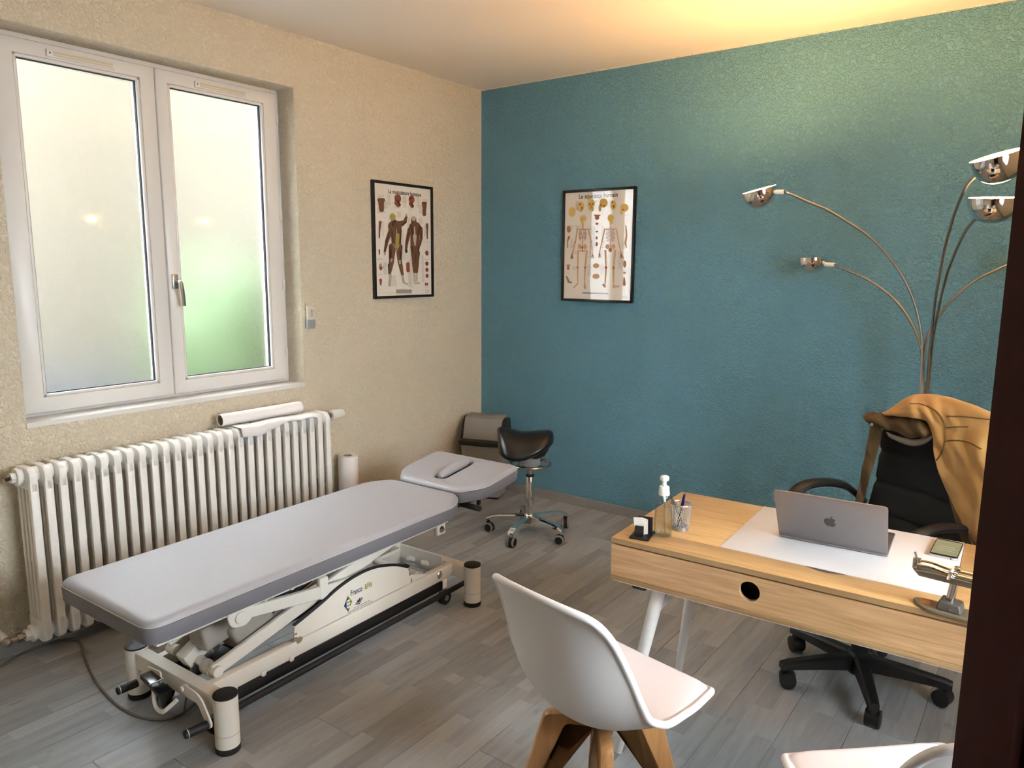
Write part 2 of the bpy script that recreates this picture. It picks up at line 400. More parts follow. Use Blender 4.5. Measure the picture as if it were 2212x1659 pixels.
wall_hole('wall_left', 'wall_cream', lambda a, b, d: (d, a, b), FY - 0.12, 0.12, 0, H, WY0, WY1, WZ0, WZ1, 0, -0.28)
b = bm_new(); box(b, 0, RX + .12, 0, 0.12, 0, H); struct(obj('wall_back', b, 'wall_teal'))
wall_hole('wall_right', 'wall_cream', lambda a, b, d: (d, a, b), FY - .12, 0, 0, H, -3.2, -2.0, 0.95, 2.35, RX, RX + .2)  # hole for the added fill window
wall_hole('wall_front', 'wall_cream', lambda a, b, d: (a, d, b), 0, RX, 0, H, 2.80, 3.74, 0.0, 2.08, FY, FY - 0.12)
b = bm_new(); box(b, -0.28, RX + .12, FY - 1.45, 0.12, H, H + 0.1); struct(obj('ceiling', b, 'ceiling_white'))
b = bm_new(); box(b, 2.2, RX, FY - 1.42, FY - 1.32, -.05, H); struct(obj('wall_corridor', b, 'wall_cream'))
b = bm_new(); box(b, 2.1, 2.2, FY - 1.42, FY - .12, -.05, H); struct(obj('wall_corridor_end', b, 'wall_cream'))
b = bm_new(); box(b, RX, RX + .1, FY - 1.42, FY - .12, -.05, H); struct(obj('wall_corridor_side', b, 'wall_cream'))
b = bm_new(); box(b, 0.0, RX, FY - 1.42, 0, -0.05, -0.012); fl = struct(obj('floor', b, 'subfloor'))
# laminate boards, one object each, laid along y
BW, BL, GAP = 0.193, 1.29, 0.0004
shared = {}
for i in range(int(RX / BW) + 1):
    x0, x1 = i * BW, min((i + 1) * BW, RX)
    y = 0.0 - [0.35, 1.02, 0.62, 0.15, 0.86, 0.48][i % 6] * BL + 0.0; y1 = 0.0
    while y1 > FY + .01:
        y0 = max(y, FY - .11)
        key = (round(x1 - x0, 4), round(y1 - y0, 4))
        if key not in shared:
            b = bm_new(); hx, hy = key[0] / 2 - GAP, key[1] / 2 - GAP
            box(b, -hx, hx, -hy, hy, -0.012, 0.0, 0.0012, 1)
            o = obj('floor_board', b, 'laminate', fl); shared[key] = o.data
        else:
            o = bpy.data.objects.new('floor_board', shared[key]); COL.objects.link(o); o.parent = fl
        o.location = ((x0 + x1) / 2, (y0 + y1) / 2, 0)
        y1 = y0; y = y1 - BL
b = bm_new()
for x0, x1 in ((0.014, 0.93), (0.931, 2.93), (2.931, RX)): box(b, x0, x1, -0.014, 0, 0, 0.062, 0.003, 1)
struct(obj('baseboard_back', b, 'skirting'))
b = bm_new(); box(b, 0, 0.014, FY, -0.0, 0, 0.066, 0.003, 1); struct(obj('baseboard_left', b, 'skirting'))
b = bm_new(); box(b, RX - .014, RX, FY, -0.014, 0, 0.066, 0.003, 1); struct(obj('baseboard_right', b, 'skirting'))

# ------------------------------------------------------------------ window
b = bm_new()
fx0, fx1 = -0.21, -0.135
f0 = 0.045
wt = bmesh.new(); wt.free()
win = bpy.data.objects.new('window_1', None); COL.objects.link(win); win['kind'] = 'structure'; win['label'] = 'white double casement window with frosted panes'
for nm, a in (('frame_side', (WY0, WY0 + f0, WZ0, WZ1)), ('frame_side', (WY1 - f0, WY1, WZ0, WZ1)), ('frame_head', (WY0 + f0, WY1 - f0, WZ1 - f0, WZ1)), ('frame_bottom', (WY0 + f0, WY1 - f0, WZ0, WZ0 + f0))):
    pbox(nm, win, 'pvc', fx0, fx1, a[0], a[1], a[2], a[3], bev=0.004)
sx0, sx1 = -0.165, -0.095


def sash(y0, y1, gy0, gy1, gz0, gz1, z0=0.963, z1=2.480, handle=False):
    t = bmesh.new(); R = {}
    for d, e in ((sx0, 0), (sx1 - .005, 0), (sx1, .005)):
        R[d] = [[t.verts.new((d, y, z)) for y, z in ((y0 + e, z0 + e), (y1 - e, z0 + e), (y1 - e, z1 - e), (y0 + e, z1 - e))], [t.verts.new((d, y, z)) for y, z in ((gy0 - e * .5, gz0 - e * .5), (gy1 + e * .5, gz0 - e * .5), (gy1 + e * .5, gz1 + e * .5), (gy0 - e * .5, gz1 + e * .5))]]
    for d in (sx0, sx1):
        for k in range(4): t.faces.new((R[d][0][k], R[d][0][(k + 1) % 4], R[d][1][(k + 1) % 4], R[d][1][k]))
    for da, db in ((sx0, sx1 - .005), (sx1 - .005, sx1)):
        for q in (0, 1):
            for k in range(4): t.faces.new((R[da][q][k], R[da][q][(k + 1) % 4], R[db][q][(k + 1) % 4], R[db][q][k]))
    bmesh.ops.recalc_face_normals(t, faces=t.faces[:]); s = obj('sash', t, 'pvc', win, angle=50)
    bd = 0.012                                   # glazing bead, a step back from the sash face
    for a in ((gy0, gy0 + bd, gz0, gz1), (gy1 - bd, gy1, gz0, gz1), (gy0, gy1, gz0, gz0 + bd), (gy0, gy1, gz1 - bd, gz1)):
        pbox('glazing_bead', s, 'pvc', sx1 - 0.016, sx1 - 0.003, *a, bev=0.003)
    for a in ((gy0 + bd, gy0 + bd + .005, gz0 + bd, gz1 - bd), (gy1 - bd - .005, gy1 - bd, gz0 + bd, gz1 - bd), (gy0 + bd, gy1 - bd, gz0 + bd, gz0 + bd + .004), (gy0 + bd, gy1 - bd, gz1 - bd - .004, gz1 - bd)):
        pbox('gasket', s, 'gasket', sx1 - 0.03, sx1 - 0.016, *a)
    g = pbox('pane', s, 'frosted_glass', -0.137, -0.131, gy0 + 0.002, gy1 - 0.002, gz0 + .002, gz1 - .002)
    return s


gz0, gz1 = 1.030, 2.420
sl = sash(-2.912, -2.2555, -2.832, -2.326, gz0, gz1); sr = sash(-2.2515, -1.602, -2.194, -1.679, gz0, gz1)
for s, y0, y1 in ((sl, -2.71, -2.435), (sr, -2.062, -1.782)):          # trickle vents on the head of each sash
    v = pbox('trickle_vent', s, 'pvc', sx1, sx1 + 0.012, y0, y1, 2.428, 2.458, bev=0.004)
    pbox('vent_slot', v, 'vent_plastic', sx1 + 0.011, sx1 + 0.0145, y0 + .025, y1 - .012, 2.434, 2.440); pbox('vent_slot', v, 'vent_plastic', sx1 + .011, sx1 + .0145, y0 + .025, y1 - .012, 2.444, 2.452)
    pcyl('screw', v, 'gasket', (sx1 + .01, y0 + .012, 2.443), (sx1 + .0135, y0 + .012, 2.443), 0.003, seg=8)
hd = pbox('window_handle', sr, 'silver', sx1, sx1 + 0.012, -2.236, -2.208, 1.475, 1.545, bev=0.004)
ptube('lever', hd, 'silver', spline([(sx1 + .01, -2.222, 1.51), (sx1 + .045, -2.222, 1.512), (sx1 + .058, -2.220, 1.495), (sx1 + .056, -2.214, 1.45), (sx1 + .05, -2.208, 1.395)], 5), 0.0095, 8, flat=0.75)
for z in (2.33, 1.83, 1.46, 1.09):
    h = pcyl('hinge', sr, 'pvc', (sx1 - .004, -1.594, z), (sx1 - .004, -1.594, z + .05), 0.008, seg=10)
b = bm_new(); box(b, -0.0, 0.004, WY0, WY1, WZ0 - 0.016, WZ0 + .0); struct(obj('trim_1', b, 'pvc'))
b = bm_new(); box(b, -0.135, 0.006, WY0 + .0, WY1 - .0, WZ0, WZ0 + .004); struct(obj('trim_2', b, 'pvc'))

# added second window, unseen in the right wall, lets in fill daylight
w2 = bpy.data.objects.new('added_fill_window', None); COL.objects.link(w2); w2['kind'] = 'structure'
for nm, a in (('frame_side', (-3.2, -3.14, .95, 2.35)), ('frame_side', (-2.06, -2.0, .95, 2.35)), ('mullion', (-2.63, -2.57, 1.01, 2.29)), ('frame_head', (-3.14, -2.06, 2.29, 2.35)), ('frame_bottom', (-3.14, -2.06, .95, 1.01))): pbox(nm, w2, 'pvc', RX + .08, RX + .14, *a, bev=.004)
for a in ((-3.14, -2.63), (-2.57, -2.06)): pbox('pane', w2, 'picture_glass', RX + .108, RX + .112, a[0], a[1], 1.01, 2.29)
b = bm_new(); box(b, RX + .2, 12, -12, 8, -0.5, -0.4); struct(obj('ground_street', b, 'asphalt'))
b = bm_new(); box(b, RX + .2, RX + 1.3, -6, 1, 2.55, 2.7); struct(obj('added_sky_baffle', b, 'sky_baffle'))  # unseen slab added to keep high sky out of the fill window

# outside the window
b = bm_new(); box(b, -9, -0.28, -12, 6, -0.5, -0.4); struct(obj('ground_outside', b, 'asphalt'))
b = bm_new(); box(b, -4.6, -4.4, -9, 6, -0.4, 5.2); struct(obj('wall_outside', b, 'facade'))
b = bm_new(); box(b, -4.4, -0.28, -0.35, -0.2, -0.4, 4.2); struct(obj('wall_outside_side', b, 'facade'))
b = bm_new(); box(b, -3.3, -3.1, -5, -1.0, -0.4, 0.62); struct(obj('wall_outside_low', b, 'low_wall'))
bush = thing('garden_bush', 'green leafy bush outside, seen blurred through the frosted window', 'bush', (-1.75, -0.95, -0.4))
t = bmesh.new(); bmesh.ops.create_icosphere(t, subdivisions=4, radius=1)
for v in t.verts:
    n = v.co.normalized(); k = 1 + 0.25 * noise.noise(n * 3) + 0.14 * noise.noise(n * 9); v.co = Vector((n.x * 0.44 * k, n.y * 0.46 * k, 1.36 + n.z * 0.66 * k))
obj('foliage', t, 'leaf', bush); pcyl('stem', bush, 'bark', (0, 0, 0), (0, 0, 0.75), 0.05, 0.035)

# ------------------------------------------------------------------ radiator
rad = thing('radiator', 'long white cast-iron column radiator under the window', 'radiator', (0, 0, 0))
PITCH, NSEC, RY0 = 0.05375, 28, -3.0065
b = bm_new()
for zc, h, s in ((0.765, 0.036, 1), (0.112, 0.036, -1)):
    prof = rounded([(0.05, zc - s * h * 1.5), (0.05, zc + s * h * .8), (0.085, zc + s * h), (0.165, zc + s * h), (0.19, zc + s * h * .55), (0.19, zc - s * h * 1.5)], [0, .012, .02, .025, .014, 0], 3)
    prism(b, prof, lambda a, c, d: (a, d, c), -0.0155, 0.0155, 0.007, 2)
    cyl(b, (0.12, -PITCH / 2, zc), (0.12, PITCH / 2, zc), 0.030, seg=16)
for x, wx in ((0.062, .012), (0.098, .011), (0.134, .011)): box(b, x - wx, x + wx, -0.0125, 0.0125, 0.12, 0.76, 0.006, 2)
box(b, 0.162, 0.19, -0.0165, 0.0165, 0.10, 0.75, 0.007, 2)
for x in (0.08, 0.116, 0.152): box(b, x - .014, x + .014, -0.008, 0.008, 0.405, 0.435, 0.004, 1)
sec = obj('section', b, 'cast_iron', rad)
for i in range(NSEC):
    o = sec if i == 0 else sec.copy()
    if i: COL.objects.link(o)
    o.location = (0, RY0 + i * PITCH, 0)
ye, y0 = RY0 + (NSEC - .5) * PITCH, RY0 - PITCH / 2
p = pcyl('end_plug', rad, 'cast_iron', (0.12, y0, .765), (0.12, y0 - 0.014, .765), 0.036, seg=18, bev=.003); pcyl('plug_nut', p, 'cast_iron', (0.12, y0 - .012, .765), (0.12, y0 - .03, .765), 0.022, seg=6); pcyl('bleed_screw', p, 'rubber', (.12, y0 - .028, .765), (.12, y0 - .045, .762), 0.007, seg=10)
p = pcyl('end_plug', rad, 'cast_iron', (0.12, y0, .112), (0.12, y0 - 0.014, .112), 0.036, seg=18, bev=.003); pcyl('plug_nut', p, 'cast_iron', (0.12, y0 - .012, .112), (0.12, y0 - .034, .112), 0.024, seg=6)
lv = pcyl('return_valve', rad, 'brass_dull', (0.12, y0 - .03, .112), (0.12, y0 - .095, .112), 0.013, seg=12)
pcyl('valve_nut', lv, 'brass_dull', (0.12, y0 - .045, .112), (0.12, y0 - .062, .112), 0.019, seg=6); sphere(b := bm_new(), (0.118, y0 - .095, .108), 0.02, 14, 10); obj('valve_elbow', b, 'brass_dull', lv)
pcyl('wall_pipe', rad, 'cast_iron', (0.003, y0 - .1, .13), (0.115, y0 - .095, .11), 0.014, seg=12)
tv = pcyl('valve_tail', rad, 'brass_dull', (0.12, ye, .765), (0.12, ye + .055, .765), 0.012, seg=12); pcyl('valve_body', tv, 'rubber', (.12, ye + .01, .765), (.12, ye + .03, .765), .02, seg=6)
b = bm_new(); lathe(b, [(0.024, 0), (0.029, .006), (0.029, .026), (0.026, .03), (0.025, .065), (.022, .082), (.015, .087)], 20, Matrix.Translation((0.12, ye + .05, .765)) @ Matrix.Rotation(-pi / 2, 4, 'X')); obj('thermostat_knob', b, 'valve_white', rad)
pcyl('supply_pipe', rad, 'cast_iron', (0.12, ye + .035, .765), (0.02, ye + .04, .74), 0.011, seg=10)
for y in (y0 + .16, ye - .16): pbox('wall_bracket', rad, 'cast_iron', 0.003, 0.09, y - .008, y + .008, .62, .64)

# paper on the radiator
tb = thing('paper_tube', 'rolled tube of white paper lying on top of the radiator', 'paper roll', (0.088, -1.9, 0.837))
b = bm_new(); prof = [(0.030, -0.235), (0.030, 0.235), (0.0265, 0.235), (0.0265, -0.235), (0.030, -0.235)]
lathe(b, prof, 24, Matrix.Rotation(-pi / 2, 4, 'X') @ Matrix.Rotation(0.02, 4, 'Y'), cap=False); obj('rolled_sheet', b, 'paper', tb)
b = bm_new()
lathe(b, [(0.0262, -0.232), (0.0262, 0.232)], 20, Matrix.Rotation(-pi / 2, 4, 'X') @ Matrix.Rotation(0.02, 4, 'Y'), cap=False); obj('tube_lining', b, 'kraft_core', tb)


def sheetf(u, v):
    y = -2.10 + 0.46 * v + 0.01 * sin(9 * v); x = 0.120 + 0.090 * u + 0.012 * sin(7 * v + 1) * u
    z = 0.8075 + 0.003 * sin(23 * v) * u + 0.002 * sin(11 * v + 2)
    if u > 0.84: z -= 0.035 * (u - .84) / .16 * (0.7 + .5 * sin(6 * v)) + 0.02 * max(0, .25 - v) * 4 * (u - .84) / .16
    return (x, y, z)


b = bm_new(); grid(b, sheetf, 14, 36); o = obj('paper_sheet', b, 'paper'); md = o.modifiers.new('s', 'SOLIDIFY'); md.thickness = 0.0012
tag(o, 'loose white paper sheet lying over the radiator top in front of the tube', 'paper')
rl = thing('paper_roll', 'white examination paper roll standing on the floor past the radiator', 'paper roll', (0.085, -1.335, 0))
b = bm_new(); lathe(b, [(0.0575, 0), (0.0575, 0.495), (0.055, 0.499), (0.026, 0.499), (0.026, 0), (.0575, 0)], 32, None, cap=False); obj('paper_winding', b, 'paper', rl)
b = bm_new(); lathe(b, [(0.0255, 0.001), (0.0255, 0.4985), (0.022, 0.4985), (0.022, .001), (.0255, .001)], 24, None, cap=False); obj('cardboard_core', b, 'kraft_core', rl)

# wall device by the window
dv = thing('wall_remote', 'small cream remote control in a grey wall holder beside the window', 'remote', (0, -1.513, 1.245))
pbox('holder', dv, 'device_grey', 0, 0.026, -0.028, 0.028, 0.0, 0.05, bev=0.007); pbox('body', dv, 'wall_device', 0.003, 0.022, -0.024, 0.024, 0.03, 0.128, bev=0.007)
b = bm_new(); lathe(b, [(0.0, 0), (0.012, 0), (0.012, .003), (0.0, .003)], 20, Matrix.Translation((.0225, .002, .085)) @ Matrix.Rotation(pi / 2, 4, 'Y') @ Matrix.Diagonal((1.9, 1, 1, 1))); kp = obj('keypad', b, 'wall_device', dv)
for z in (.072, .085, .098): pbox('button', kp, 'device_grey', .0254, .0268, -.004, .009, z - .004, z + .004, bev=.001)

# ------------------------------------------------------------------ framed charts
def capsule(x0, y0, r0, x1, y1, r1, n=7):
    d = atan2(y1 - y0, x1 - x0); P = []
    for k in range(n + 1): a = d + pi / 2 + pi * k / n; P.append((x0 + r0 * cos(a), y0 + r0 * sin(a)))
    for k in range(n + 1): a = d - pi / 2 + pi * k / n; P.append((x1 + r1 * cos(a), y1 + r1 * sin(a)))
    return P


def ell(x, y, a, c, n=18): return [(x + a * cos(2 * pi * k / n), y + c * sin(2 * pi * k / n)) for k in range(n)]


class Chart:
    """a flat print: shapes given in pixels of the photograph's detail, laid on paper"""
    def __init__(s, root, W, Hh, corners): s.root, s.W, s.H, s.c, s.layer = root, W, Hh, corners, 0

    def uv(s, x, y):
        (tlx, tly), (trx, try_), (blx, bly), (brx, bry) = s.c
        u = (x - tlx) / (trx - tlx)
        for _ in range(3):
            v = (y - (tly + u * (try_ - tly))) / ((bly + u * (bry - bly)) - (tly + u * (try_ - tly))); l = tlx + v * (blx - tlx); r = trx + v * (brx - trx); u = (x - l) / (r - l)
        return (u - .5) * s.W, s.H - v * s.H

    def add(s, name, m, polys):
        t = bmesh.new()
        for P in polys:
            s.layer += 1; d = -0.0112 - s.layer * 0.000012; t.faces.new([t.verts.new((a, d, c)) for a, c in (s.uv(x, y) for x, y in P)])
        bmesh.ops.recalc_face_normals(t, faces=t.faces[:]); o = obj(name, t, m, s.root)
        if len(polys) > 1: o['kind'] = 'stuff'
        return o


def picture(name, label, loc, rotz, W, Hh):
    r = thing(name, label, 'picture', loc, rotz); f = 0.016
    for a in ((-W / 2, -W / 2 + f, 0, Hh), (W / 2 - f, W / 2, 0, Hh)): pbox('frame_side', r, 'frame_black', a[0], a[1], -0.022, 0, a[2], a[3], bev=.002)
    for a in ((0, f), (Hh - f, Hh)): pbox('frame_bar', r, 'frame_black', -W / 2 + f, W / 2 - f, -0.022, 0, a[0], a[1], bev=.002)
    pbox('paper', r, 'poster_paper', -W / 2 + .01, W / 2 - .01, -0.011, -0.003, .01, Hh - .01)
    pbox('glass', r, 'picture_glass', -W / 2 + .012, W / 2 - .012, -0.0145, -0.0135, .012, Hh - .012)
    return r


def captions(ch, spots):
    P = []
    for x, y, w_, n in spots:
        for k in range(n):
            ww = w_ * (0.6 + 0.4 * random.random()); P.append([(x - ww / 2, y + k * 11), (x + ww / 2, y + k * 11), (x + ww / 2, y + k * 11 + 2.6), (x - ww / 2, y + k * 11 + 2.6)])
    ch.add('printed_captions', 'ink_grey', P)


pc1 = picture('muscle_chart', 'black framed chart of human muscles on the cream wall', (0.0, -0.772, 1.392), -pi / 2 + pi, 0.522, 0.698)
pc1.rotation_euler = (0, 0, pi / 2)
ch = Chart(pc1, 0.49, 0.698 - .032, ((166, 140), (826, 215), (156, 1502), (800, 1476)))
ch.H = 0.666
pcoff = 0.016
_uv = ch.uv
ch.uv = lambda x, y: (lambda q: (q[0], q[1] + pcoff))(_uv(x, y))
captions(ch, [(245, 285, 90, 3), (330, 280, 50, 12), (510, 300, 50, 12), (670, 300, 40, 12), (760, 330, 70, 3), (290, 360, 50, 8), (690, 400, 40, 9), (240, 480, 110, 2), (425, 430, 90, 1), (580, 448, 70, 1), (250, 600, 40, 16), (440, 480, 60, 6), (545, 560, 45, 22), (690, 560, 50, 6), (470, 700, 36, 34), (740, 640, 40, 12), (300, 880, 60, 1), (205, 1040, 60, 2), (260, 1090, 40, 14), (205, 1235, 60, 1), (350, 1250, 80, 12), (540, 1060, 50, 30), (700, 1000, 40, 30), (755, 1050, 70, 1), (760, 840, 80, 1), (745, 1390, 70, 1), (465, 1412, 95, 1), (210, 1418, 50, 1), (745, 1420, 70, 5)])
ch.add('printed_caption_box', 'ink_grey', [[(375, 1420), (555, 1420), (555, 1466), (375, 1466)]])
ch.add('printed_front_figure', 'print_muscle', [capsule(385, 660, 78, 395, 760, 60), capsule(395, 760, 58, 395, 880, 52), capsule(345, 690, 26, 290, 830, 20), capsule(290, 830, 20, 262, 960, 11), capsule(440, 620, 30, 500, 600, 20), capsule(500, 600, 20, 520, 540, 13), capsule(350, 900, 42, 335, 1070, 26), capsule(335, 1080, 28, 310, 1220, 16), capsule(425, 900, 40, 425, 1060, 24), capsule(428, 1080, 26, 455, 1240, 15), capsule(372, 590, 26, 380, 640, 30)])
ch.add('printed_front_shading', 'print_muscle_dark', [capsule(318, 720, 8, 285, 850, 7), capsule(345, 700, 10, 365, 860, 8), capsule(450, 690, 10, 440, 850, 8), capsule(330, 940, 10, 322, 1060, 7), capsule(440, 960, 10, 440, 1050, 7), capsule(300, 1110, 7, 302, 1210, 6), capsule(380, 590, 14, 360, 640, 12), capsule(470, 640, 12, 515, 600, 10)])
ch.add('printed_front_fascia', 'print_fascia', [capsule(412, 760, 22, 400, 900, 20), ell(362, 545, 32, 44)])
ch.add('printed_front_tendons', 'print_tendon', [capsule(320, 1240, 11, 305, 1370, 14), capsule(458, 1250, 10, 465, 1320, 13), capsule(465, 1330, 12, 510, 1355, 10), capsule(330, 1075, 10, 335, 1050, 12), capsule(430, 1100, 12, 428, 1070, 12), ell(520, 520, 12, 18), ell(262, 985, 11, 20), capsule(400, 690, 4, 405, 760, 4), capsule(355, 860, 3, 395, 950, 3), capsule(435, 870, 3, 395, 950, 3)])
ch.add('printed_back_figure', 'print_muscle', [capsule(620, 670, 74, 615, 760, 54), capsule(615, 760, 52, 615, 900, 56), capsule(610, 900, 54, 612, 960, 48), capsule(555, 690, 24, 520, 830, 18), capsule(520, 830, 18, 503, 940, 12), capsule(690, 680, 22, 690, 800, 18), capsule(690, 800, 16, 672, 880, 12), capsule(592, 970, 30, 592, 1080, 20), capsule(592, 1090, 22, 595, 1210, 14), capsule(640, 970, 30, 632, 1080, 20), capsule(632, 1090, 22, 622, 1210, 14), ell(606, 580, 32, 46)])
ch.add('printed_back_shading', 'print_muscle_dark', [capsule(575, 650, 14, 600, 780, 12), capsule(680, 660, 14, 640, 790, 12), capsule(540, 730, 7, 512, 850, 6), capsule(700, 720, 7, 690, 800, 6), capsule(575, 900, 9, 580, 960, 9), capsule(655, 900, 9, 650, 960, 9), capsule(612, 980, 5, 612, 1090, 4), capsule(590, 590, 10, 590, 620, 8), ell(506, 950, 16, 24)])
ch.add('printed_back_tendons', 'print_tendon', [capsule(612, 660, 7, 612, 760, 10), capsule(612, 770, 24, 612, 880, 8), capsule(596, 1225, 11, 598, 1320, 10), capsule(622, 1225, 10, 620, 1310, 10), capsule(600, 1340, 14, 650, 1340, 10), ell(606, 560, 24, 30)])
ch.add('printed_heads', 'print_muscle_red', [ell(428, 325, 36, 52), capsule(410, 380, 22, 430, 405, 22), ell(588, 335, 34, 48), capsule(575, 385, 22, 592, 415, 20)])
ch.add('printed_head_shading', 'print_muscle_dark', [capsule(425, 350, 10, 445, 400, 14), ell(575, 320, 16, 12), capsule(585, 370, 9, 600, 410, 13), ell(412, 350, 10, 8)])
ch.add('printed_torso_studies', 'print_muscle', [capsule(222, 345, 24, 258, 345, 24), capsule(240, 360, 30, 240, 460, 26), capsule(730, 375, 18, 738, 450, 18), capsule(755, 375, 18, 745, 450, 18), capsule(738, 460, 22, 738, 510, 20), capsule(222, 605, 14, 212, 700, 10), capsule(212, 700, 9, 207, 795, 7), capsule(768, 630, 15, 770, 700, 9), capsule(768, 710, 9, 765, 800, 6)])
ch.add('printed_limb_studies', 'print_muscle_red', [capsule(203, 940, 8, 202, 990, 6), ell(212, 1160, 16, 24), capsule(203, 1150, 3, 198, 1110, 2), capsule(210, 1145, 3, 210, 1100, 2), capsule(218, 1148, 3, 222, 1105, 2), capsule(228, 1160, 3, 240, 1135, 2), capsule(207, 1300, 14, 207, 1360, 8), capsule(520, 1105, 20, 520, 1190, 20), ell(755, 975, 20, 30), capsule(728, 1345, 11, 728, 1365, 9), capsule(748, 1345, 10, 748, 1365, 8)])
ch.add('printed_sections', 'print_muscle_red', [ell(750, 1102, 19, 27), ell(749, 1177, 19, 27), ell(748, 1251, 19, 27)])
TP = Matrix.Translation((0.015, -0.0120, 0.666 - 0.041 + pcoff)) @ Matrix.Rotation(pi / 2, 4, 'X')
text_mesh('printed_title', 'La musculature humaine', 0.034, 'ink_dark', pc1, TP, squeeze=0.86)

pc2 = picture('skeleton_chart', 'black framed chart of the human skeleton on the blue wall', (0.9535, 0.0, 1.371), 0, 0.521, 0.702)
c2 = Chart(pc2, 0.49, 0.670, ((183, 205), (990, 155), (178, 1465), (955, 1498)))
_uv2 = c2.uv
c2.uv = lambda x, y: (lambda q: (q[0], q[1] + pcoff))(_uv2(x, y))
captions(c2, [(230, 222, 70, 1), (330, 300, 50, 10), (560, 290, 40, 10), (720, 290, 40, 9), (260, 590, 50, 5), (270, 750, 40, 10), (340, 590, 60, 3), (520, 600, 70, 26), (640, 600, 40, 24), (300, 900, 60, 3), (500, 900, 40, 8), (620, 900, 40, 8), (480, 1060, 50, 12), (630, 1060, 60, 12), (300, 1080, 50, 4), (235, 1160, 50, 1), (840, 900, 60, 20), (890, 1130, 70, 2), (900, 470, 60, 1), (375, 1355, 30, 1), (710, 1365, 40, 1), (890, 1435, 90, 4), (880, 780, 40, 8)])
c2.add('printed_caption_box', 'ink_grey', [capsule(410, 1400, 9, 700, 1410, 9)])
rib = []
for k in range(8):
    for s in (-1, 1):
        rib.append(capsule(402 + s * 8, 640 + k * 14, 3.2, 402 + s * (34 + 12 * sin(k * .4)), 632 + k * 16, 2.6)); rib.append(capsule(402 + s * (34 + 12 * sin(k * .4)), 632 + k * 16, 2.6, 402 + s * 26, 652 + k * 16, 2.2))
c2.add('printed_front_ribs', 'print_bone_dark', rib)
c2.add('printed_front_bones', 'print_bone', [capsule(402, 570, 12, 402, 620, 10), capsule(402, 700, 6, 402, 820, 8), capsule(330, 630, 6, 480, 630, 6), capsule(338, 640, 8, 318, 770, 6), capsule(318, 780, 6, 290, 920, 4), capsule(308, 780, 4, 278, 920, 3), capsule(470, 640, 8, 508, 770, 6), capsule(510, 780, 6, 528, 920, 4), capsule(500, 780, 4, 518, 920, 3), ell(368, 840, 22, 30), ell(434, 840, 22, 30), capsule(375, 890, 10, 430, 890, 10), capsule(350, 890, 11, 348, 1080, 8), capsule(455, 890, 11, 438, 1080, 8), capsule(348, 1100, 10, 350, 1270, 6), capsule(436, 1100, 10, 432, 1270, 6), capsule(350, 1285, 8, 302, 1335, 9), capsule(432, 1285, 9, 436, 1340, 13)])
c2.add('printed_front_skull', 'print_skull', [ell(408, 502, 36, 38), capsule(395, 530, 18, 400, 560, 14)])
c2.add('printed_front_joints', 'print_bone_dark', [ell(346, 1090, 12, 16), ell(437, 1092, 12, 16), ell(400, 850, 14, 18), ell(315, 778, 7, 9), ell(508, 778, 7, 9), ell(385, 515, 8, 8), capsule(402, 830, 5, 402, 905, 4)])
c2.add('printed_front_hands', 'print_bone_dark', [capsule(278, 925, 5, 262 + 7 * k, 980 + 6 * (k % 2), 2) for k in range(5)] + [capsule(522, 925, 5, 504 + 10 * k, 975 + 8 * (k % 2), 2) for k in range(5)])
rib = []
for k in range(10):
    for s in (-1, 1): rib.append(capsule(728 + s * 6, 630 + k * 15, 3, 728 + s * (40 + 10 * sin(k * .35)), 640 + k * 15, 2.6))
c2.add('printed_back_ribs', 'print_bone_dark', rib)
c2.add('printed_back_bones', 'print_bone', [capsule(728, 545, 9, 728, 890, 7), capsule(660, 630, 6, 800, 625, 6), capsule(662, 640, 8, 632, 770, 6), capsule(632, 780, 6, 602, 920, 4), capsule(798, 640, 7, 820, 770, 6), capsule(822, 780, 6, 850, 920, 4), ell(695, 840, 24, 28), ell(762, 840, 24, 28), capsule(672, 890, 11, 680, 1080, 8), capsule(786, 890, 11, 768, 1080, 8), capsule(682, 1100, 10, 672, 1280, 6), capsule(766, 1100, 10, 770, 1280, 6), capsule(655, 1305, 16, 672, 1330, 8), capsule(768, 1300, 9, 766, 1335, 9), capsule(780, 1325, 12, 825, 1322, 11)])
c2.add('printed_back_skull', 'print_skull', [ell(730, 497, 36, 44), capsule(735, 540, 20, 740, 560, 14)])
c2.add('printed_back_joints', 'print_bone_dark', [ell(680, 1092, 14, 20), ell(767, 1095, 14, 20), ell(728, 880, 20, 26), capsule(602, 925, 6, 598, 975, 3), capsule(610, 925, 4, 612, 960, 3), ell(632, 778, 7, 9)] + [capsule(852, 925, 5, 838 + 11 * k, 985, 2) for k in range(5)])
c2.add('printed_skulls', 'print_skull', [ell(268, 425, 36, 58), ell(379, 360, 36, 58), ell(502, 330, 42, 60), capsule(490, 380, 20, 515, 395, 22), ell(648, 320, 48, 54), capsule(605, 360, 18, 605, 405, 14), ell(760, 345, 34, 60), ell(885, 375, 46, 48), capsule(850, 420, 14, 855, 450, 10)])
c2.add('printed_skull_shading', 'print_skull_dark', [ell(487, 335, 12, 12), ell(520, 333, 12, 12), capsule(503, 350, 4, 503, 362, 5), capsule(485, 382, 3, 520, 380, 3), ell(370, 335, 12, 16), ell(390, 380, 10, 18), ell(655, 355, 14, 10), ell(617, 345, 10, 12), ell(765, 360, 12, 18), ell(750, 310, 10, 12), ell(872, 400, 14, 9)])
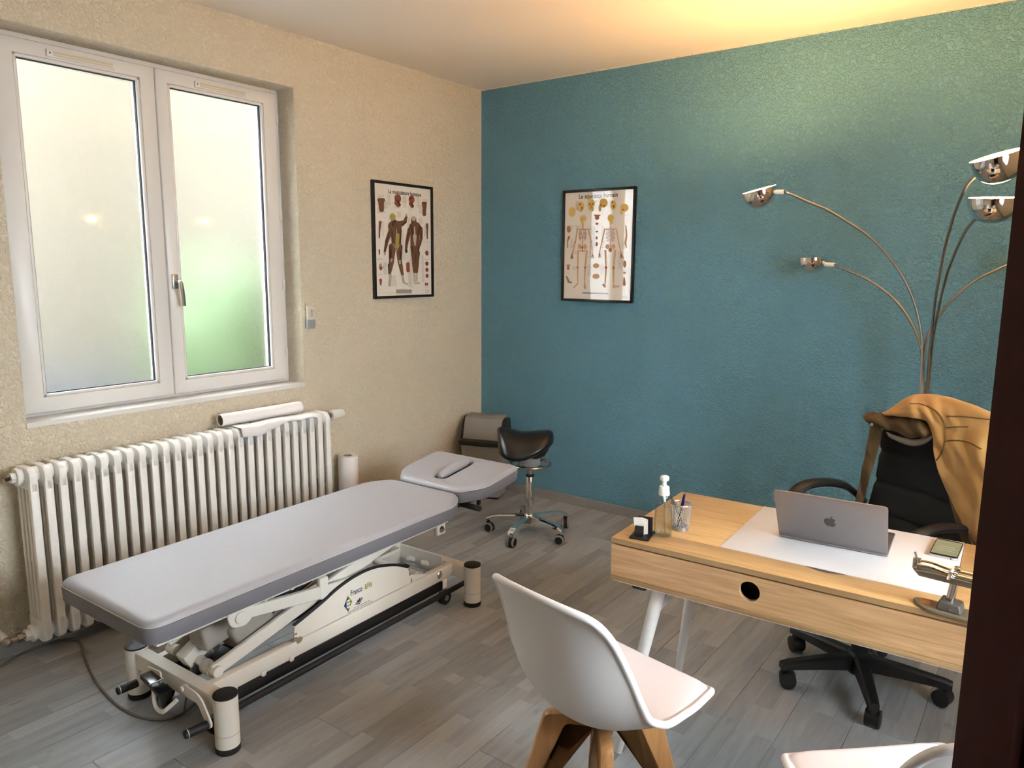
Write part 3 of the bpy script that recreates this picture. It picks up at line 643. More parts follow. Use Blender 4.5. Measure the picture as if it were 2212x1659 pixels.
c2.add('printed_bone_studies', 'print_bone_dark', [capsule(232, 610, 20, 235, 650, 22), capsule(238, 725, 14, 222, 770, 7), capsule(222, 770, 6, 224, 850, 6), ell(232, 1100, 16, 20), capsule(215, 1200, 8, 240, 1260, 14), capsule(240, 1265, 10, 275, 1275, 8), capsule(545, 465, 8, 605, 465, 8), ell(573, 490, 26, 30), ell(573, 565, 18, 14), ell(572, 660, 13, 9), ell(570, 735, 12, 18), ell(571, 810, 14, 26), ell(891, 1050, 16, 44), ell(889, 1157, 16, 12), capsule(888, 1215, 5, 888, 1300, 16)] + [capsule(232, 1090, 4, 210 + 12 * k, 1045 + 6 * abs(k - 2), 2.5) for k in range(5)])
c2.add('printed_vertebrae', 'print_bone', [ell(566, 1070, 36, 30), ell(566, 1198, 42, 32), capsule(902, 590, 6, 912, 700, 8), capsule(912, 700, 9, 898, 800, 10), capsule(900, 805, 10, 912, 855, 3)])
text_mesh('printed_title', 'Le squelette humain', 0.040, 'ink_dark', pc2, Matrix.Translation((-0.004, -0.0120, 0.670 - 0.028 + pcoff)) @ Matrix.Rotation(pi / 2, 4, 'X'), squeeze=0.86)
nl = pcyl('wall_nail', None, 'steel', at(1633, 307, y=0.0), at(1633, 307, y=0.0) + Vector((0, -0.012, 0)), 0.004, seg=8); tag(nl, 'lone small nail in the blue wall above the floor lamp arm', 'nail')

# ------------------------------------------------------------------ treatment table
tt = thing('treatment_table', 'white framed height-adjustable treatment table with grey vinyl mattress', 'treatment table', (0.9885, -2.9065, 0), 0.0279)


def cushion(name, poly, rad, z0, z1, seam, tilt=None, hole=None):
    """upholstered slab: side, rolled top edge and top as one skin"""
    P = rounded(poly, rad, 7); n = len(P); cx = sum(p[0] for p in P) / n; cy = sum(p[1] for p in P) / n
    ins = [(z0, 0.006), (z0 + 0.008, 0.0), (seam - .001, -0.002), (seam, 0.0), (seam + .001, 0.001)]
    for k in range(1, 6):
        a = pi / 2 * k / 5; ins.append((seam + (z1 - seam) * sin(a), 0.03 * (1 - cos(a))))
    t = bmesh.new(); rings = []
    nrm = []
    for i in range(n):
        d = (Vector(P[(i + 1) % n]) - Vector(P[i - 1])).normalized(); nrm.append(Vector((-d.y, d.x)))
    area = sum(P[i][0] * P[(i + 1) % n][1] - P[(i + 1) % n][0] * P[i][1] for i in range(n)); sg = 1 if area > 0 else -1
    for z, k in ins: rings.append([t.verts.new((P[i][0] + nrm[i].x * k * sg, P[i][1] + nrm[i].y * k * sg, z)) for i in range(n)])
    for a, c in zip(rings, rings[1:]):
        for i in range(n): t.faces.new((a[i], a[(i + 1) % n], c[(i + 1) % n], c[i]))
    t.faces.new(rings[0][::-1])
    if hole:
        hx0, hx1, hy0, hy1 = hole; r = (hx1 - hx0) / 2; cxh = (hx0 + hx1) / 2
        pts = [(cxh + r * cos(pi + pi * k / 10), hy0 + r + r * sin(pi + pi * k / 10)) for k in range(11)] + [(cxh + r * cos(pi * k / 10), hy1 - r + r * sin(pi * k / 10)) for k in range(11)]
        h = [[t.verts.new((x + (x - cxh) * e, y, z1 - dz)) for x, y in pts] for e, dz in ((0.45, 0), (0.12, .004), (0, .014), (0, .05))]
        for a, c in zip(h, h[1:]):
            m_ = len(a)
            for i in range(m_): t.faces.new((a[i], a[(i + 1) % m_], c[(i + 1) % m_], c[i]))
        t.faces.new(h[-1])
        e1 = [t.edges.get((rings[-1][i], rings[-1][(i + 1) % n])) for i in range(n)]; e2 = [t.edges.get((h[0][i], h[0][(i + 1) % len(pts)])) for i in range(len(pts))]
        bmesh.ops.triangle_fill(t, use_beauty=True, edges=e1 + e2)
    else: t.faces.new(rings[-1])
    if tilt:
        y0, za, zb, y1 = tilt
        for v in t.verts: v.co.z += (v.co.y - y0) / (y1 - y0) * (zb - za)
    bmesh.ops.recalc_face_normals(t, faces=t.faces[:])
    o = obj(name, t, 'vinyl', tt, angle=50)
    me = o.data; me.materials.append(MATS['vinyl_side_shaded'])
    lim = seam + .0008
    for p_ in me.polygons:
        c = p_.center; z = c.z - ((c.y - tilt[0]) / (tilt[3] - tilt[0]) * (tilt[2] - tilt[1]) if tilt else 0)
        if z < lim: p_.material_index = 1  # below the seam, side shade is put into a darker vinyl colour
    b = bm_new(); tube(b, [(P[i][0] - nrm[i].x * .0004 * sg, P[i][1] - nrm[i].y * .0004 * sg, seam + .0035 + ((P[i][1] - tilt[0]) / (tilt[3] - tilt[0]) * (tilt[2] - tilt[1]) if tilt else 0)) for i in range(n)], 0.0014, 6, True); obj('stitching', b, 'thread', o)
    return o


hw = 0.286
cushion('mattress', [(-hw, -0.245), (hw, -0.245), (hw, 1.17), (0.255, 1.235), (0.20, 1.30), (-0.20, 1.30), (-0.255, 1.235), (-hw, 1.17)], [.06, .06, .05, .04, .03, .03, .04, .05], 0.468, 0.545, 0.522)
hc = cushion('head_cushion', [(-0.185, 1.325), (0.185, 1.325), (0.225, 1.37), (0.272, 1.43), (0.276, 1.715), (-0.276, 1.715), (-0.272, 1.43), (-0.225, 1.37)], [.03, .03, .05, .05, .05, .05, .05, .05], 0.478, 0.552, 0.532, tilt=(1.325, 0.537, 0.585, 1.715), hole=(-0.036, 0.036, 1.385, 1.66))
b = bm_new(); t = []
for k in range(9): t.append((0.0, 1.405 + .23 * k / 8, 0.553 + .048 * (1.405 + .23 * k / 8 - 1.325) / .39 - 0.002 + 0.008 * sin(pi * k / 8)))
tube(b, t, [0.012, 0.020, .023, .024, .024, .024, .023, .020, .012], 14); obj('face_slot_pad', b, 'vinyl', hc)
# upper frame
for s in (-1, 1):
    rl_ = pbox('upper_rail', tt, 'table_white', s * 0.17 - (0.03 if s > 0 else 0), s * 0.17 + (0 if s > 0 else 0.03), -0.16, 1.27, 0.400, 0.462, bev=.004)
    for y in (0.245, 0.362, 0.19 - .07): pcyl('bolt', rl_, 'table_white', (s * .168, y, .41), (s * .178, y, .41), 0.009, seg=12, bev=.003)
    br = pbox('hinge_bracket', tt, 'table_white', s * 0.150 if s > 0 else -.17, .17 if s > 0 else -.15, 1.19, 1.25, .355, .41, bev=.006)
    pcyl('hinge_bolt', br, 'steel', (s * .168, 1.222, .38), (s * .178, 1.222, .38), 0.017, .012, seg=20, bev=.002)
    bk = bm_new(); prism(bk, rounded([(0.085, .42), (0.095, .36), (0.16, .345), (0.20, .385), (.19, .42)], .025, 5), lambda a, c, d: (d, a, c), s * .171, s * .178, .001, 1); o = obj('pivot_bracket', bk, 'table_white', tt)
    pcyl('pivot_boss', o, 'table_white', (s * .16, .134, .385), (s * .186, .134, .385), .021, seg=20, bev=.003)
for y in (-0.15, 0.56, 1.2): pbox('upper_crossbar', tt, 'table_white', -0.14, 0.14, y - .02, y + .02, .41, .462, bev=.003)
for x, y in ((0.07, -0.17), (-0.21, -0.20)): pbox('frame_end_cap', tt, 'rubber', x, x + .03, y, y + .03, .43, .468, bev=.003)
pbox('head_support', tt, 'rubber', 0.12, 0.15, 1.36, 1.52, .44, .49, bev=.004); pbox('head_support', tt, 'rubber', -0.15, -0.12, 1.36, 1.52, .44, .49, bev=.004)
pcyl('head_lever', tt, 'rubber', (0.07, 1.40, 0.452), (0.275, 1.378, 0.458), 0.014, seg=16, bev=.004); pbox('lever_hook', tt, 'rubber', .19, .205, 1.46, 1.475, .44, .50)
pbox('head_frame', tt, 'table_white', -.13, .13, 1.22, 1.42, .452, .475, bev=.003)
# base
for x, y in ((-.273, 0), (.273, 0), (-.273, 1.32), (.273, 1.32)):
    lg = pcyl('leg', tt, 'table_white', (x, y, .018), (x, y, .196), .0395, seg=32); pcyl('leg_cap', lg, 'rubber', (x, y, .194), (x, y, .2035), .040, seg=32, bev=.003); pcyl('foot', lg, 'rubber', (x, y, 0), (x, y, .022), .0405, seg=32, bev=.002)
    pcyl('leg_joint', lg, 'scuff', (x, y, .066), (x, y, .0672), .0398, seg=32)
for y in (0, 1.32): pbox('base_crossbar', tt, 'table_white', -.24, .24, y - .024, y + .024, .128, .190, bev=.004)
for s in (-1, 1):
    x0, x1 = (s * .17 - .032, s * .17) if s > 0 else (-.17, -.138)
    r = pbox('base_rail', tt, 'table_white', x0, x1, .02, 1.30, .128, .190, bev=.004)
    for y in (.10, .22, .345): pcyl('rail_bolt', r, 'table_white', (s * .168, y, .134), (s * .180, y, .134), .011, seg=14, bev=.004)
    pcyl('rail_cap_bolt', r, 'steel', (s * .168, 1.204, .163), (s * .176, 1.204, .163), .018, .012, seg=20, bev=.002)
    pbox('lower_bar', tt, 'black_plastic', s * .166 - .009, s * .166 + .009, .06, 1.22, .084, .127, bev=.003)
    ptube('foot_rod', tt, 'rubber', [(s * .187, .06, .069), (s * .187, .7, .071), (s * .187, 1.37, .069)], .0125, 12)
    for y in (.02, 1.235):
        cs = pbox('caster_fork', tt, 'table_white', s * .16 - .016, s * .16 + .016, y - .016, y + .016, .085, .13, bev=.003)
        pcyl('caster_collar', cs, 'brass_dull', (s * .16, y, .070), (s * .16, y, .086), .02, seg=14); pcyl('caster_wheel', cs, 'rubber', (s * .16 - .016, y + .012, .034), (s * .16 + .016, y + .012, .034), .034, seg=20, bev=.004); pcyl('wheel_hub', cs, 'wheel_grey', (s * .16 - .018, y + .012, .034), (s * .16 + .018, y + .012, .034), .014, seg=14)
    # side plate
    if s > 0:
        arc = [(.366, .196), (.366, .255), (.435, .274), (.512, .297), (.584, .322), (.659, .338), (.74, .343), (.81, .336), (.885, .317), (.94, .297), (.99, .272), (1.0, .235), (1.12, .196)]
        b = bm_new(); prism(b, arc, lambda a, c, d: (d, a, c), .165, .170); pl = obj('side_plate', b, 'table_white', tt)
        ptube('edge_trim', pl, 'rubber', spline([(.1675, a, c + .002) for a, c in arc[1:11]], 4), .0065, 8)
        b = bm_new()
        for a, c, r_ in ((.37, .2, .014), (.385, .19, .02), (.372, .22, .008), (.365, .245, .006)): prism(b, [(a + r_ * (.6 + .4 * random.random()) * cos(k), c + r_ * .8 * (.5 + .5 * random.random()) * sin(k)) for k in (0, .8, 1.6, 2.4, 3.2, 4, 4.8, 5.6)], lambda p_, q_, d: (d, p_, q_), .170, .1708)
        for a, c, r_ in ((1.0, .24, .012), (.995, .262, .008), (1.01, .205, .012)): prism(b, [(a + r_ * .4 * cos(k), c + r_ * sin(k)) for k in (0, 1, 2, 3, 4, 5)], lambda p_, q_, d: (d, p_, q_), .170, .1708)
        o = obj('scuff_marks', b, 'scuff', pl); o['kind'] = 'stuff'
        st = pbox('logo_sticker', pl, 'table_white', .170, .1706, .585, .80, .198, .306)
        PX = .1712
        fl2 = lambda a, c, d: (d, a, c)
        b = bm_new(); prism(b, [(.612, .238), (.634, .274), (.634, .205)], fl2, PX - .0004, PX); obj('logo_diamond', b, 'ink_blue', st)
        b = bm_new(); prism(b, [(.656, .243), (.634, .205), (.634, .274)], fl2, PX - .0004, PX); obj('logo_diamond', b, 'ink_green', st)
        b = bm_new()
        for a in ((.626, .630, .222, .256), (.636, .640, .222, .256), (.626, .645, .222, .227), (.626, .645, .2365, .2415), (.626, .645, .251, .256)): box(b, PX - .0002, PX + .0003, *a)
        o = obj('logo_letter', b, 'ink_white', st); o['kind'] = 'stuff'
        b = bm_new(); prism(b, [(.672, .222), (.695, .214), (.716, .236), (.712, .238), (.694, .219), (.676, .226)], fl2, PX - .0004, PX); obj('book_emblem', b, 'ink_blue', st)
        b = bm_new(); prism(b, [(.676, .229), (.694, .222), (.711, .240), (.705, .240), (.700, .234), (.698, .244), (.690, .232), (.688, .240), (.682, .230)], fl2, PX - .0004, PX); obj('book_emblem', b, 'ink_dark', st)
        T = lambda y, z: Matrix.Translation((PX, y, z)) @ Matrix.Rotation(pi / 2, 4, 'Z') @ Matrix.Rotation(pi / 2, 4, 'X')
        text_mesh('sticker_lettering', 'Franco', .033, 'ink_blue', st, T(.648, .277), squeeze=.72, align='LEFT'); text_mesh('sticker_lettering', '&Fils', .033, 'ink_green', st, T(.727, .277), squeeze=.66, align='LEFT')
        b = bm_new()
        for k in range(9): box(b, PX - .0003, PX, .664 + k * .010, .671 + k * .010, .2085, .2105)
        for k in range(13): box(b, PX - .0003, PX, .628 + k * .011, .636 + k * .011, .2005, .2027)
        o = obj('sticker_small_print', b, 'ink_dark', st); o['kind'] = 'stuff'
    # scissor arms

    def arm(name, p0, p1, h0, h1, x0, x1, m='table_white'):
        (ya, za), (yb, zb) = p0, p1; d = Vector((yb - ya, zb - za)).normalized(); n_ = Vector((-d.y, d.x))
        b = bm_new(); prism(b, [(ya - n_.x * h0, za - n_.y * h0), (yb - n_.x * h1, zb - n_.y * h1), (yb + n_.x * h1, zb + n_.y * h1), (ya + n_.x * h0, za + n_.y * h0)], lambda a, c, d_: (d_, a, c), x0, x1, .003, 1)
        return obj(name, b, m, tt)
    arm('lift_arm', (.05, .205), (1.0, .425), .024, .030, s * .118, s * .136)
    arm('link_arm', (.134, .386), (.90, .275), .020, .032, s * .142, s * .162)
    pbox('arm_strap', tt, 'table_white', min(s * .138, s * .166), max(s * .138, s * .166), .50, .545, .30, .392, bev=.01)
    pcyl('lower_pivot', tt, 'table_white', (s * .10, .06, .206), (s * .150, .06, .206), .02, seg=16, bev=.003)
# drive
dm = bm_new(); box(dm, -.075, .075, -.085, .085, -.055, .055, .018, 3, Matrix.Translation((.03, .245, .285)) @ Matrix.Rotation(.42, 4, 'X')); mo = obj('lift_motor', dm, 'motor_grey', tt)
dm = bm_new(); box(dm, -.05, .05, -.06, .06, -.045, .045, .012, 3, Matrix.Translation((.02, .12, .30)) @ Matrix.Rotation(.2, 4, 'X')); obj('gear_housing', dm, 'motor_grey', mo)
dm = bm_new(); box(dm, -.028, .028, -.05, .05, -.03, .03, .008, 2, Matrix.Translation((-.02, .075, .225)) @ Matrix.Rotation(.5, 4, 'X')); obj('motor_bracket', dm, 'table_white', mo)
pcyl('lift_spindle', tt, 'steel', (.06, .31, .26), (.06, .62, .36), .012, seg=14); pcyl('actuator_tube', tt, 'black_plastic', (.075, .25, .30), (.075, .62, .40), .016, seg=14)
pcyl('cross_shaft', tt, 'steel', (-.04, .085, .195), (.06, .07, .195), .021, seg=18); pcyl('shaft_sleeve', tt, 'table_white', (.06, .07, .195), (.115, .06, .200), .026, .022, seg=18)
pbox('control_box', tt, 'wheel_grey', -.09, -.03, .10, .15, .165, .20, bev=.004); pbox('cable_tray', tt, 'rubber', -.13, .0, .06, .24, .135, .15, bev=.003)
pcyl('roller_shaft', tt, 'table_white', (-.135, 1.08, .205), (.138, 1.08, .200), .014, seg=16); pcyl('roller_shaft', tt, 'table_white', (-.135, 1.12, .185), (.138, 1.12, .185), .010, seg=14)
pbox('roller_block', tt, 'table_white', -.165, -.135, 1.02, 1.10, .19, .245, bev=.004); pbox('roller_block_cap', tt, 'rubber', -.167, -.13, 1.02, 1.055, .245, .258, bev=.003)
for x in (-.05, .04): pcyl('stop_knob', tt, 'table_white', (x, 1.27, .165), (x, 1.225, .185), .013, seg=14, bev=.005)
pbox('far_plate', tt, 'table_white', -.135, .135, 1.262, 1.268, .13, .225, bev=.001)
# pedals at the near end
fy = lambda a, c, d: (a, d, c)
b = bm_new(); prism(b, rounded([(-.03, .198), (-.115, .190), (-.135, .175), (-.205, .10), (-.19, .085), (-.175, .09), (-.11, .155), (-.03, .168)], .012, 3), fy, -.049, -.043); p = obj('brake_pedal', b, 'table_white', tt)
g = pcyl('pedal_grip', p, 'rubber', (-.192, -.046, .100), (-.198, -.118, .100), .0145, seg=18, bev=.003); pcyl('grip_ring', g, 'ink_white', (-.1965, -.108, .100), (-.1968, -.110, .100), .0149, seg=18)
b = bm_new(); prism(b, rounded([(.10, .200), (.185, .195), (.215, .178), (.262, .112), (.255, .092), (.238, .092), (.19, .158), (.10, .168)], .014, 3), fy, -.049, -.043); p = obj('brake_pedal', b, 'table_white', tt)
g = pcyl('pedal_grip', p, 'rubber', (.238, -.046, .102), (.226, -.122, .100), .0145, seg=18, bev=.003); pcyl('grip_ring', g, 'ink_white', (.2277, -.111, .1003), (.2274, -.113, .1003), .0149, seg=18)
pcyl('pedal_hub', tt, 'table_white', (.262, -.03, .110), (.30, -.01, .110), .013, seg=14, bev=.002); pcyl('pedal_stud', tt, 'table_white', (.105, -.055, .183), (.105, -.03, .183), .009, seg=12, bev=.002)
b = bm_new(); box(b, -.075, .075, -.024, .024, -.009, .009, .006, 2, Matrix.Translation((-.018, -.072, .170)) @ Matrix.Rotation(.10, 4, 'Y') @ Matrix.Rotation(-.1, 4, 'Z')); sw = obj('foot_switch', b, 'black_gloss', tt)
pbox('switch_line', sw, 'ink_white', -.014, -.011, -.0985, -.048, .1795, .1805)
pbox('switch_housing', tt, 'black_gloss', .015, .05, -.088, -.052, .105, .165, bev=.006)
ptube('switch_hook', tt, 'table_white', spline([(.0, -.09, .163), (-.002, -.09, .115), (.012, -.09, .096), (.04, -.088, .094), (.062, -.08, .112), (.085, -.06, .14)], 5), .0075, 10)
ptube('motor_cable', tt, 'cable_grey', spline([(.0, .20, .26), (-.01, .12, .25), (-.03, .07, .225), (-.02, .05, .16), (-.02, .04, .10), (-.03, .03, .01)], 5), .004, 8)
cp = [(0, 1440), (40, 1415), (85, 1395), (130, 1382), (160, 1381), (175, 1393), (183, 1420), (195, 1450), (215, 1482), (245, 1516), (280, 1540), (320, 1553), (365, 1552), (400, 1537), (428, 1512)]
b = bm_new(); tube(b, spline([at(u, v, z=.0055) for u, v in cp], 6), .0045, 8); tag(obj('power_cord', b, 'cable_grey'), 'thin grey power cord snaking over the floor from the treatment table', 'cord')

# ------------------------------------------------------------------ bin in the corner
bn = thing('swing_bin', 'grey swing-lid waste bin with dark rim in the room corner', 'bin', (0.205, -0.195, 0), 0.34)
b = bm_new()
prof = []


def rrect(w_, d_, r, n=5): return rounded([(-w_, -d_), (w_, -d_), (w_, d_), (-w_, d_)], r, n)


def loft(bm, layers, cap=True):
    t = bmesh.new(); R = [[t.verts.new((x, y, z)) for x, y in P] for P, z in layers]
    for a, c in zip(R, R[1:]):
        for i in range(len(a)): t.faces.new((a[i], a[(i + 1) % len(a)], c[(i + 1) % len(a)], c[i]))
    if cap: t.faces.new(R[0][::-1]); t.faces.new(R[-1])
    bmesh.ops.recalc_face_normals(t, faces=t.faces[:]); merge(bm, t)


loft(b, [(rrect(.118, .085, .03), 0.012), (rrect(.125, .092, .03), .018), (rrect(.155, .112, .035), .385)]); obj('body', b, 'bin_grey', bn)
b = bm_new(); loft(b, [(rrect(.116, .083, .03), 0), (rrect(.118, .086, .03), .012)]); obj('base_rim', b, 'bin_dark', bn)
b = bm_new(); loft(b, [(rrect(.160, .117, .035), .375), (rrect(.170, .126, .04), .385), (rrect(.170, .126, .04), .405), (rrect(.155, .113, .04), .420)]); rm = obj('rim', b, 'bin_dark', bn)
for s in (-1, 1):
    b = bm_new(); prism(b, rounded([(-.112, .40), (.112, .40), (.075, .555), (-.02, .565)], .03, 4), lambda a, c, d: (d, a, c), s * .135, s * .155, .002, 1); obj('hood_side', b, 'bin_dark', bn)
b = bm_new(); prism(b, rounded([(-.105, .405), (-.095, .405), (-.045, .548), (.06, .560), (.10, .43), (.108, .43), (.072, .572), (-.05, .562)], .012, 3), lambda a, c, d: (d, a, c), -.134, .134, .001, 1); fp = obj('flap', b, 'bin_grey', bn)
pbox('flap_grip', fp, 'bin_grey', -.05, .05, -.03, .02, .558, .571, bev=.003); pbox('flap_label', fp, 'ink_white', .085, .112, -.108, -.1035, .408, .416)

# ------------------------------------------------------------------ saddle stool
stl = thing('saddle_stool', 'black saddle stool on a chrome five-star base with casters', 'stool', (0.895, -0.64, 0), 0.0)
b = bm_new(); lathe(b, [(.019, .10), (.024, .105), (.024, .355), (.021, .36)], 24); obj('column', b, 'chrome', stl)
b = bm_new(); lathe(b, [(.014, .35), (.014, .44)], 16); obj('gas_rod', b, 'chrome', stl); b = bm_new(); lathe(b, [(.022, .355), (.026, .36), (.026, .366), (.02, .372)], 20); obj('column_collar', b, 'rubber', stl)
b = bm_new(); lathe(b, [(.03, .05), (.034, .055), (.036, .115), (.026, .13), (.02, .132)], 24); obj('base_hub', b, 'chrome', stl)
ptube('foot_ring', stl, 'chrome_satin', [(.120 * cos(2 * pi * k / 40), .120 * sin(2 * pi * k / 40), .436) for k in range(40)], .0085, 10, True)
b = bm_new(); lathe(b, [(.05, .415), (.058, .42), (.06, .47), (.045, .485)], 24); obj('ring_hub', b, 'wheel_grey', stl)
for k in range(2): pbox('ring_spoke', stl, 'chrome_satin', -.118 if k else -.007, .118 if k else .007, -.007 if k else -.118, .007 if k else .118, .428, .435)
for k in range(5):
    a = radians(-152 + 72 * k); c, s = cos(a), sin(a); R_ = lambda r, w_, z: (r * c - w_ * s, r * s + w_ * c, z)
    b = bm_new(); t = bmesh.new(); rows = []
    for r, hwid, zt, zb in ((.02, .026, .122, .075), (.10, .023, .118, .085), (.19, .020, .112, .090), (.232, .022, .104, .084), (.262, .020, .090, .070), (.268, .016, .078, .066)):
        rows.append([t.verts.new(R_(r, q * hwid, z)) for q, z in ((-1, zb), (-.9, zt - .006), (-.5, zt), (.5, zt), (.9, zt - .006), (1, zb))])
    for A, B_ in zip(rows, rows[1:]):
        for i in range(6): t.faces.new((A[i], A[(i + 1) % 6], B_[(i + 1) % 6], B_[i]))
    t.faces.new(rows[0]); t.faces.new(rows[-1][::-1]); bmesh.ops.recalc_face_normals(t, faces=t.faces[:]); o = obj('base_arm', t, 'chrome', stl, angle=30)
    cx, cy = .252 * c, .252 * s; ca = a + 1.1 + .5 * k; d = Vector((cos(ca), sin(ca), 0)); ctr = Vector((cx, cy, .030)) + Vector((-d.y, d.x, 0)) * .012
    cs = pcyl('caster_stem', stl, 'rubber', (cx, cy, .045), (cx, cy, .072), .012, seg=12)
    for q in (-1, 1): pcyl('caster_wheel', cs, 'wheel_grey', ctr + d * (q * .010), ctr + d * (q * .021), .030, seg=20, bev=.003)
    pcyl('caster_hood', cs, 'rubber', ctr - d * .010, ctr + d * .010, .029, seg=18)
    for q in (-1, 1): pcyl('wheel_cap', cs, 'rubber', ctr + d * (q * .0205), ctr + d * (q * .0225), .022, seg=18)
    if k == 1:
        for i in range(4):
            r0 = .222 + i * .011; b = bm_new(); prism(b, [(r0, -.017), (r0 + .006, -.017), (r0 + .006, .017), (r0, .017)], lambda r, q, dd: R_(r, q, dd - (r - .222) * .42), .1055, .1075); obj('step_rib', b, 'ink_white', o)


def saddle(u, v, off=0.0):
    L_ = (u - .5) * 2; W_ = (v - .5) * 2
    half = .165 * sqrt(max(0, 1 - abs(L_) ** 3.2)) * (1.0 - .18 * L_) + .004
    x = L_ * .168; y = W_ * half
    z = .622 + .062 * max(0, -L_) ** 1.5 + .020 * max(0, L_) ** 2 - .078 * (abs(W_) ** 2.2) * (1 - .55 * L_) - .015 * abs(W_) ** 8 + .012 * (1 - W_ * W_) * (1 - L_ * L_)
    if abs(L_) > .9: z -= (abs(L_) - .9) * .25
    return Vector((x, y, z))


b = bm_new(); t = bmesh.new(); nu, nv = 26, 22
top = [[t.verts.new(saddle(i / nu, j / nv)) for j in range(nv + 1)] for i in range(nu + 1)]
bot = [[t.verts.new((p_.x * .93, p_.y * .93, p_.z - .045 if 0 < i < nu and 0 < j < nv else p_.z - .018)) for j in range(nv + 1) for p_ in [saddle(i / nu, j / nv)]] for i in range(nu + 1)]
for G, fl_ in ((top, False), (bot, True)):
    for i in range(nu):
        for j in range(nv):
            q = (G[i][j], G[i + 1][j], G[i + 1][j + 1], G[i][j + 1]); t.faces.new(q[::-1] if fl_ else q)
edge = [(i, 0) for i in range(nu)] + [(nu, j) for j in range(nv)] + [(i, nv) for i in range(nu, 0, -1)] + [(0, j) for j in range(nv, 0, -1)]
for (a, c), (e, f) in zip(edge, edge[1:] + edge[:1]): t.faces.new((top[a][c], bot[a][c], bot[e][f], top[e][f]))
bmesh.ops.recalc_face_normals(t, faces=t.faces[:]); b.free(); o = obj('saddle_seat', t, 'saddle_black', stl, angle=70); o.rotation_euler = (radians(3), radians(-4), radians(32)); o.location = (.012, .008, 0); o.modifiers.new('ss', 'SUBSURF').levels = 1; o.modifiers['ss'].render_levels = 1
b = bm_new(); loft(b, [(rrect(.045, .045, .012), .475), (rrect(.09, .075, .02), .50), (rrect(.12, .09, .03), .555)]); o = obj('seat_carrier', b, 'rubber', stl); o.rotation_euler = (0, 0, radians(30))
for a in ((-.105, -.17, .535),): sm = pbox('seat_tag', stl, 'ink_white', -.015, .013, -.002, .002, -.006, .005); sm.location = (-.030, -.140, .553); sm.rotation_euler = (radians(-35), radians(-18), radians(30))

# ------------------------------------------------------------------ desk
dk = thing('desk', 'oak-look desk with wide drawer front, white inset top and white splayed legs', 'desk', (2.2735, -2.1593, 0), 0.0386)
DW, DD = 1.235, 0.59
pbox('front_strip', dk, 'oak_x', 0, DW, 0.0012, .1165, .733, .750, bev=.0006); pbox('edge_band', dk, 'oak_edge', 0, DW, 0, .0014, .7335, .7497)
pbox('top_side', dk, 'oak_x', 0, .308, .118, DD, .733, .750, bev=.0008); pbox('top_side', dk, 'oak_x', .9265, DW, .118, DD, .733, .750, bev=.0008)
pbox('top_inset', dk, 'laminate_white', .309, .925, .118, DD, .733, .7515, bev=.0006)
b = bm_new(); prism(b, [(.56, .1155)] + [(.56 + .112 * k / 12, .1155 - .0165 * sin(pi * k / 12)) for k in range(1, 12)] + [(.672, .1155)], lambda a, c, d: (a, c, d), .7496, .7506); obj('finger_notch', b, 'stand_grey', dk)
# drawer front with a round finger hole
t = bmesh.new(); hx, hz, hr, ns = .438, .683, .0295, 32
for d in (0.0, .016):
    outer = [t.verts.new((x, d, z)) for x, z in ((.001, .628), (DW - .001, .628), (DW - .001, .7285), (.001, .7285))]
    ring = [t.verts.new((hx + hr * cos(2 * pi * k / ns), d, hz + hr * sin(2 * pi * k / ns))) for k in range(ns)]
    eds = [t.edges.new((outer[k], outer[(k + 1) % 4])) for k in range(4)] + [t.edges.new((ring[k], ring[(k + 1) % ns])) for k in range(ns)]
    bmesh.ops.triangle_fill(t, use_beauty=True, edges=eds)
    if d == 0.0: f_o, f_r = outer, ring
    else:
        for k in range(4): t.faces.new((f_o[k], f_o[(k + 1) % 4], outer[(k + 1) % 4], outer[k]))
        for k in range(ns): t.faces.new((f_r[k], f_r[(k + 1) % ns], ring[(k + 1) % ns], ring[k]))
bmesh.ops.recalc_face_normals(t, faces=t.faces[:]); obj('drawer_front', t, 'oak_front', dk, angle=30)
pbox('bottom_board', dk, 'oak_edge', 0, DW, -.004, DD, .613, .627, bev=.0008); pbox('bottom_lining', dk, 'laminate_white', .01, DW - .01, .0, DD - .01, .609, .6129)
pbox('side_panel', dk, 'oak_front', 0, .016, .018, DD, .627, .732); pbox('side_panel', dk, 'oak_front', DW - .016, DW, .018, DD, .627, .732); pbox('back_panel', dk, 'oak_front', .016, DW - .016, DD - .016, DD, .627, .732)
pbox('drawer_box', dk, 'gasket', .03, DW - .03, .06, DD - .03, .63, .725)
for s, X in ((1, 0), (-1, DW)):
    l1 = pcyl('leg', dk, 'leg_white', (X + s * .142, .075, .612), (X + s * .030, .03, 0.0), .022, .015, seg=20, bev=.002); l2 = pcyl('leg', dk, 'leg_white', (X + s * .112, .49, .612), (X + s * .040, .515, 0.0), .022, .014, seg=20, bev=.002)
    br = bm_new(); tube(br, [(X + s * .118, .065, .49), (X + s * .17, .17, .575), (X + s * .21, .26, .612)], .011, 8, flat=.5); obj('leg_brace', br, 'leg_white', dk)
    pbox('leg_plate', dk, 'leg_white', X + s * .12 - .04, X + s * .12 + .06, .04, .56, .604, .610); pbox('stop_block', dk, 'rubber', X + s * .085 - .022, X + s * .085 + .022, .03, .06, .585, .611, bev=.002)


def D(x, y, z=.75):
    c, s = cos(.0386), sin(.0386); return (2.2735 + x * c - y * s, -2.1593 + x * s + y * c, z)


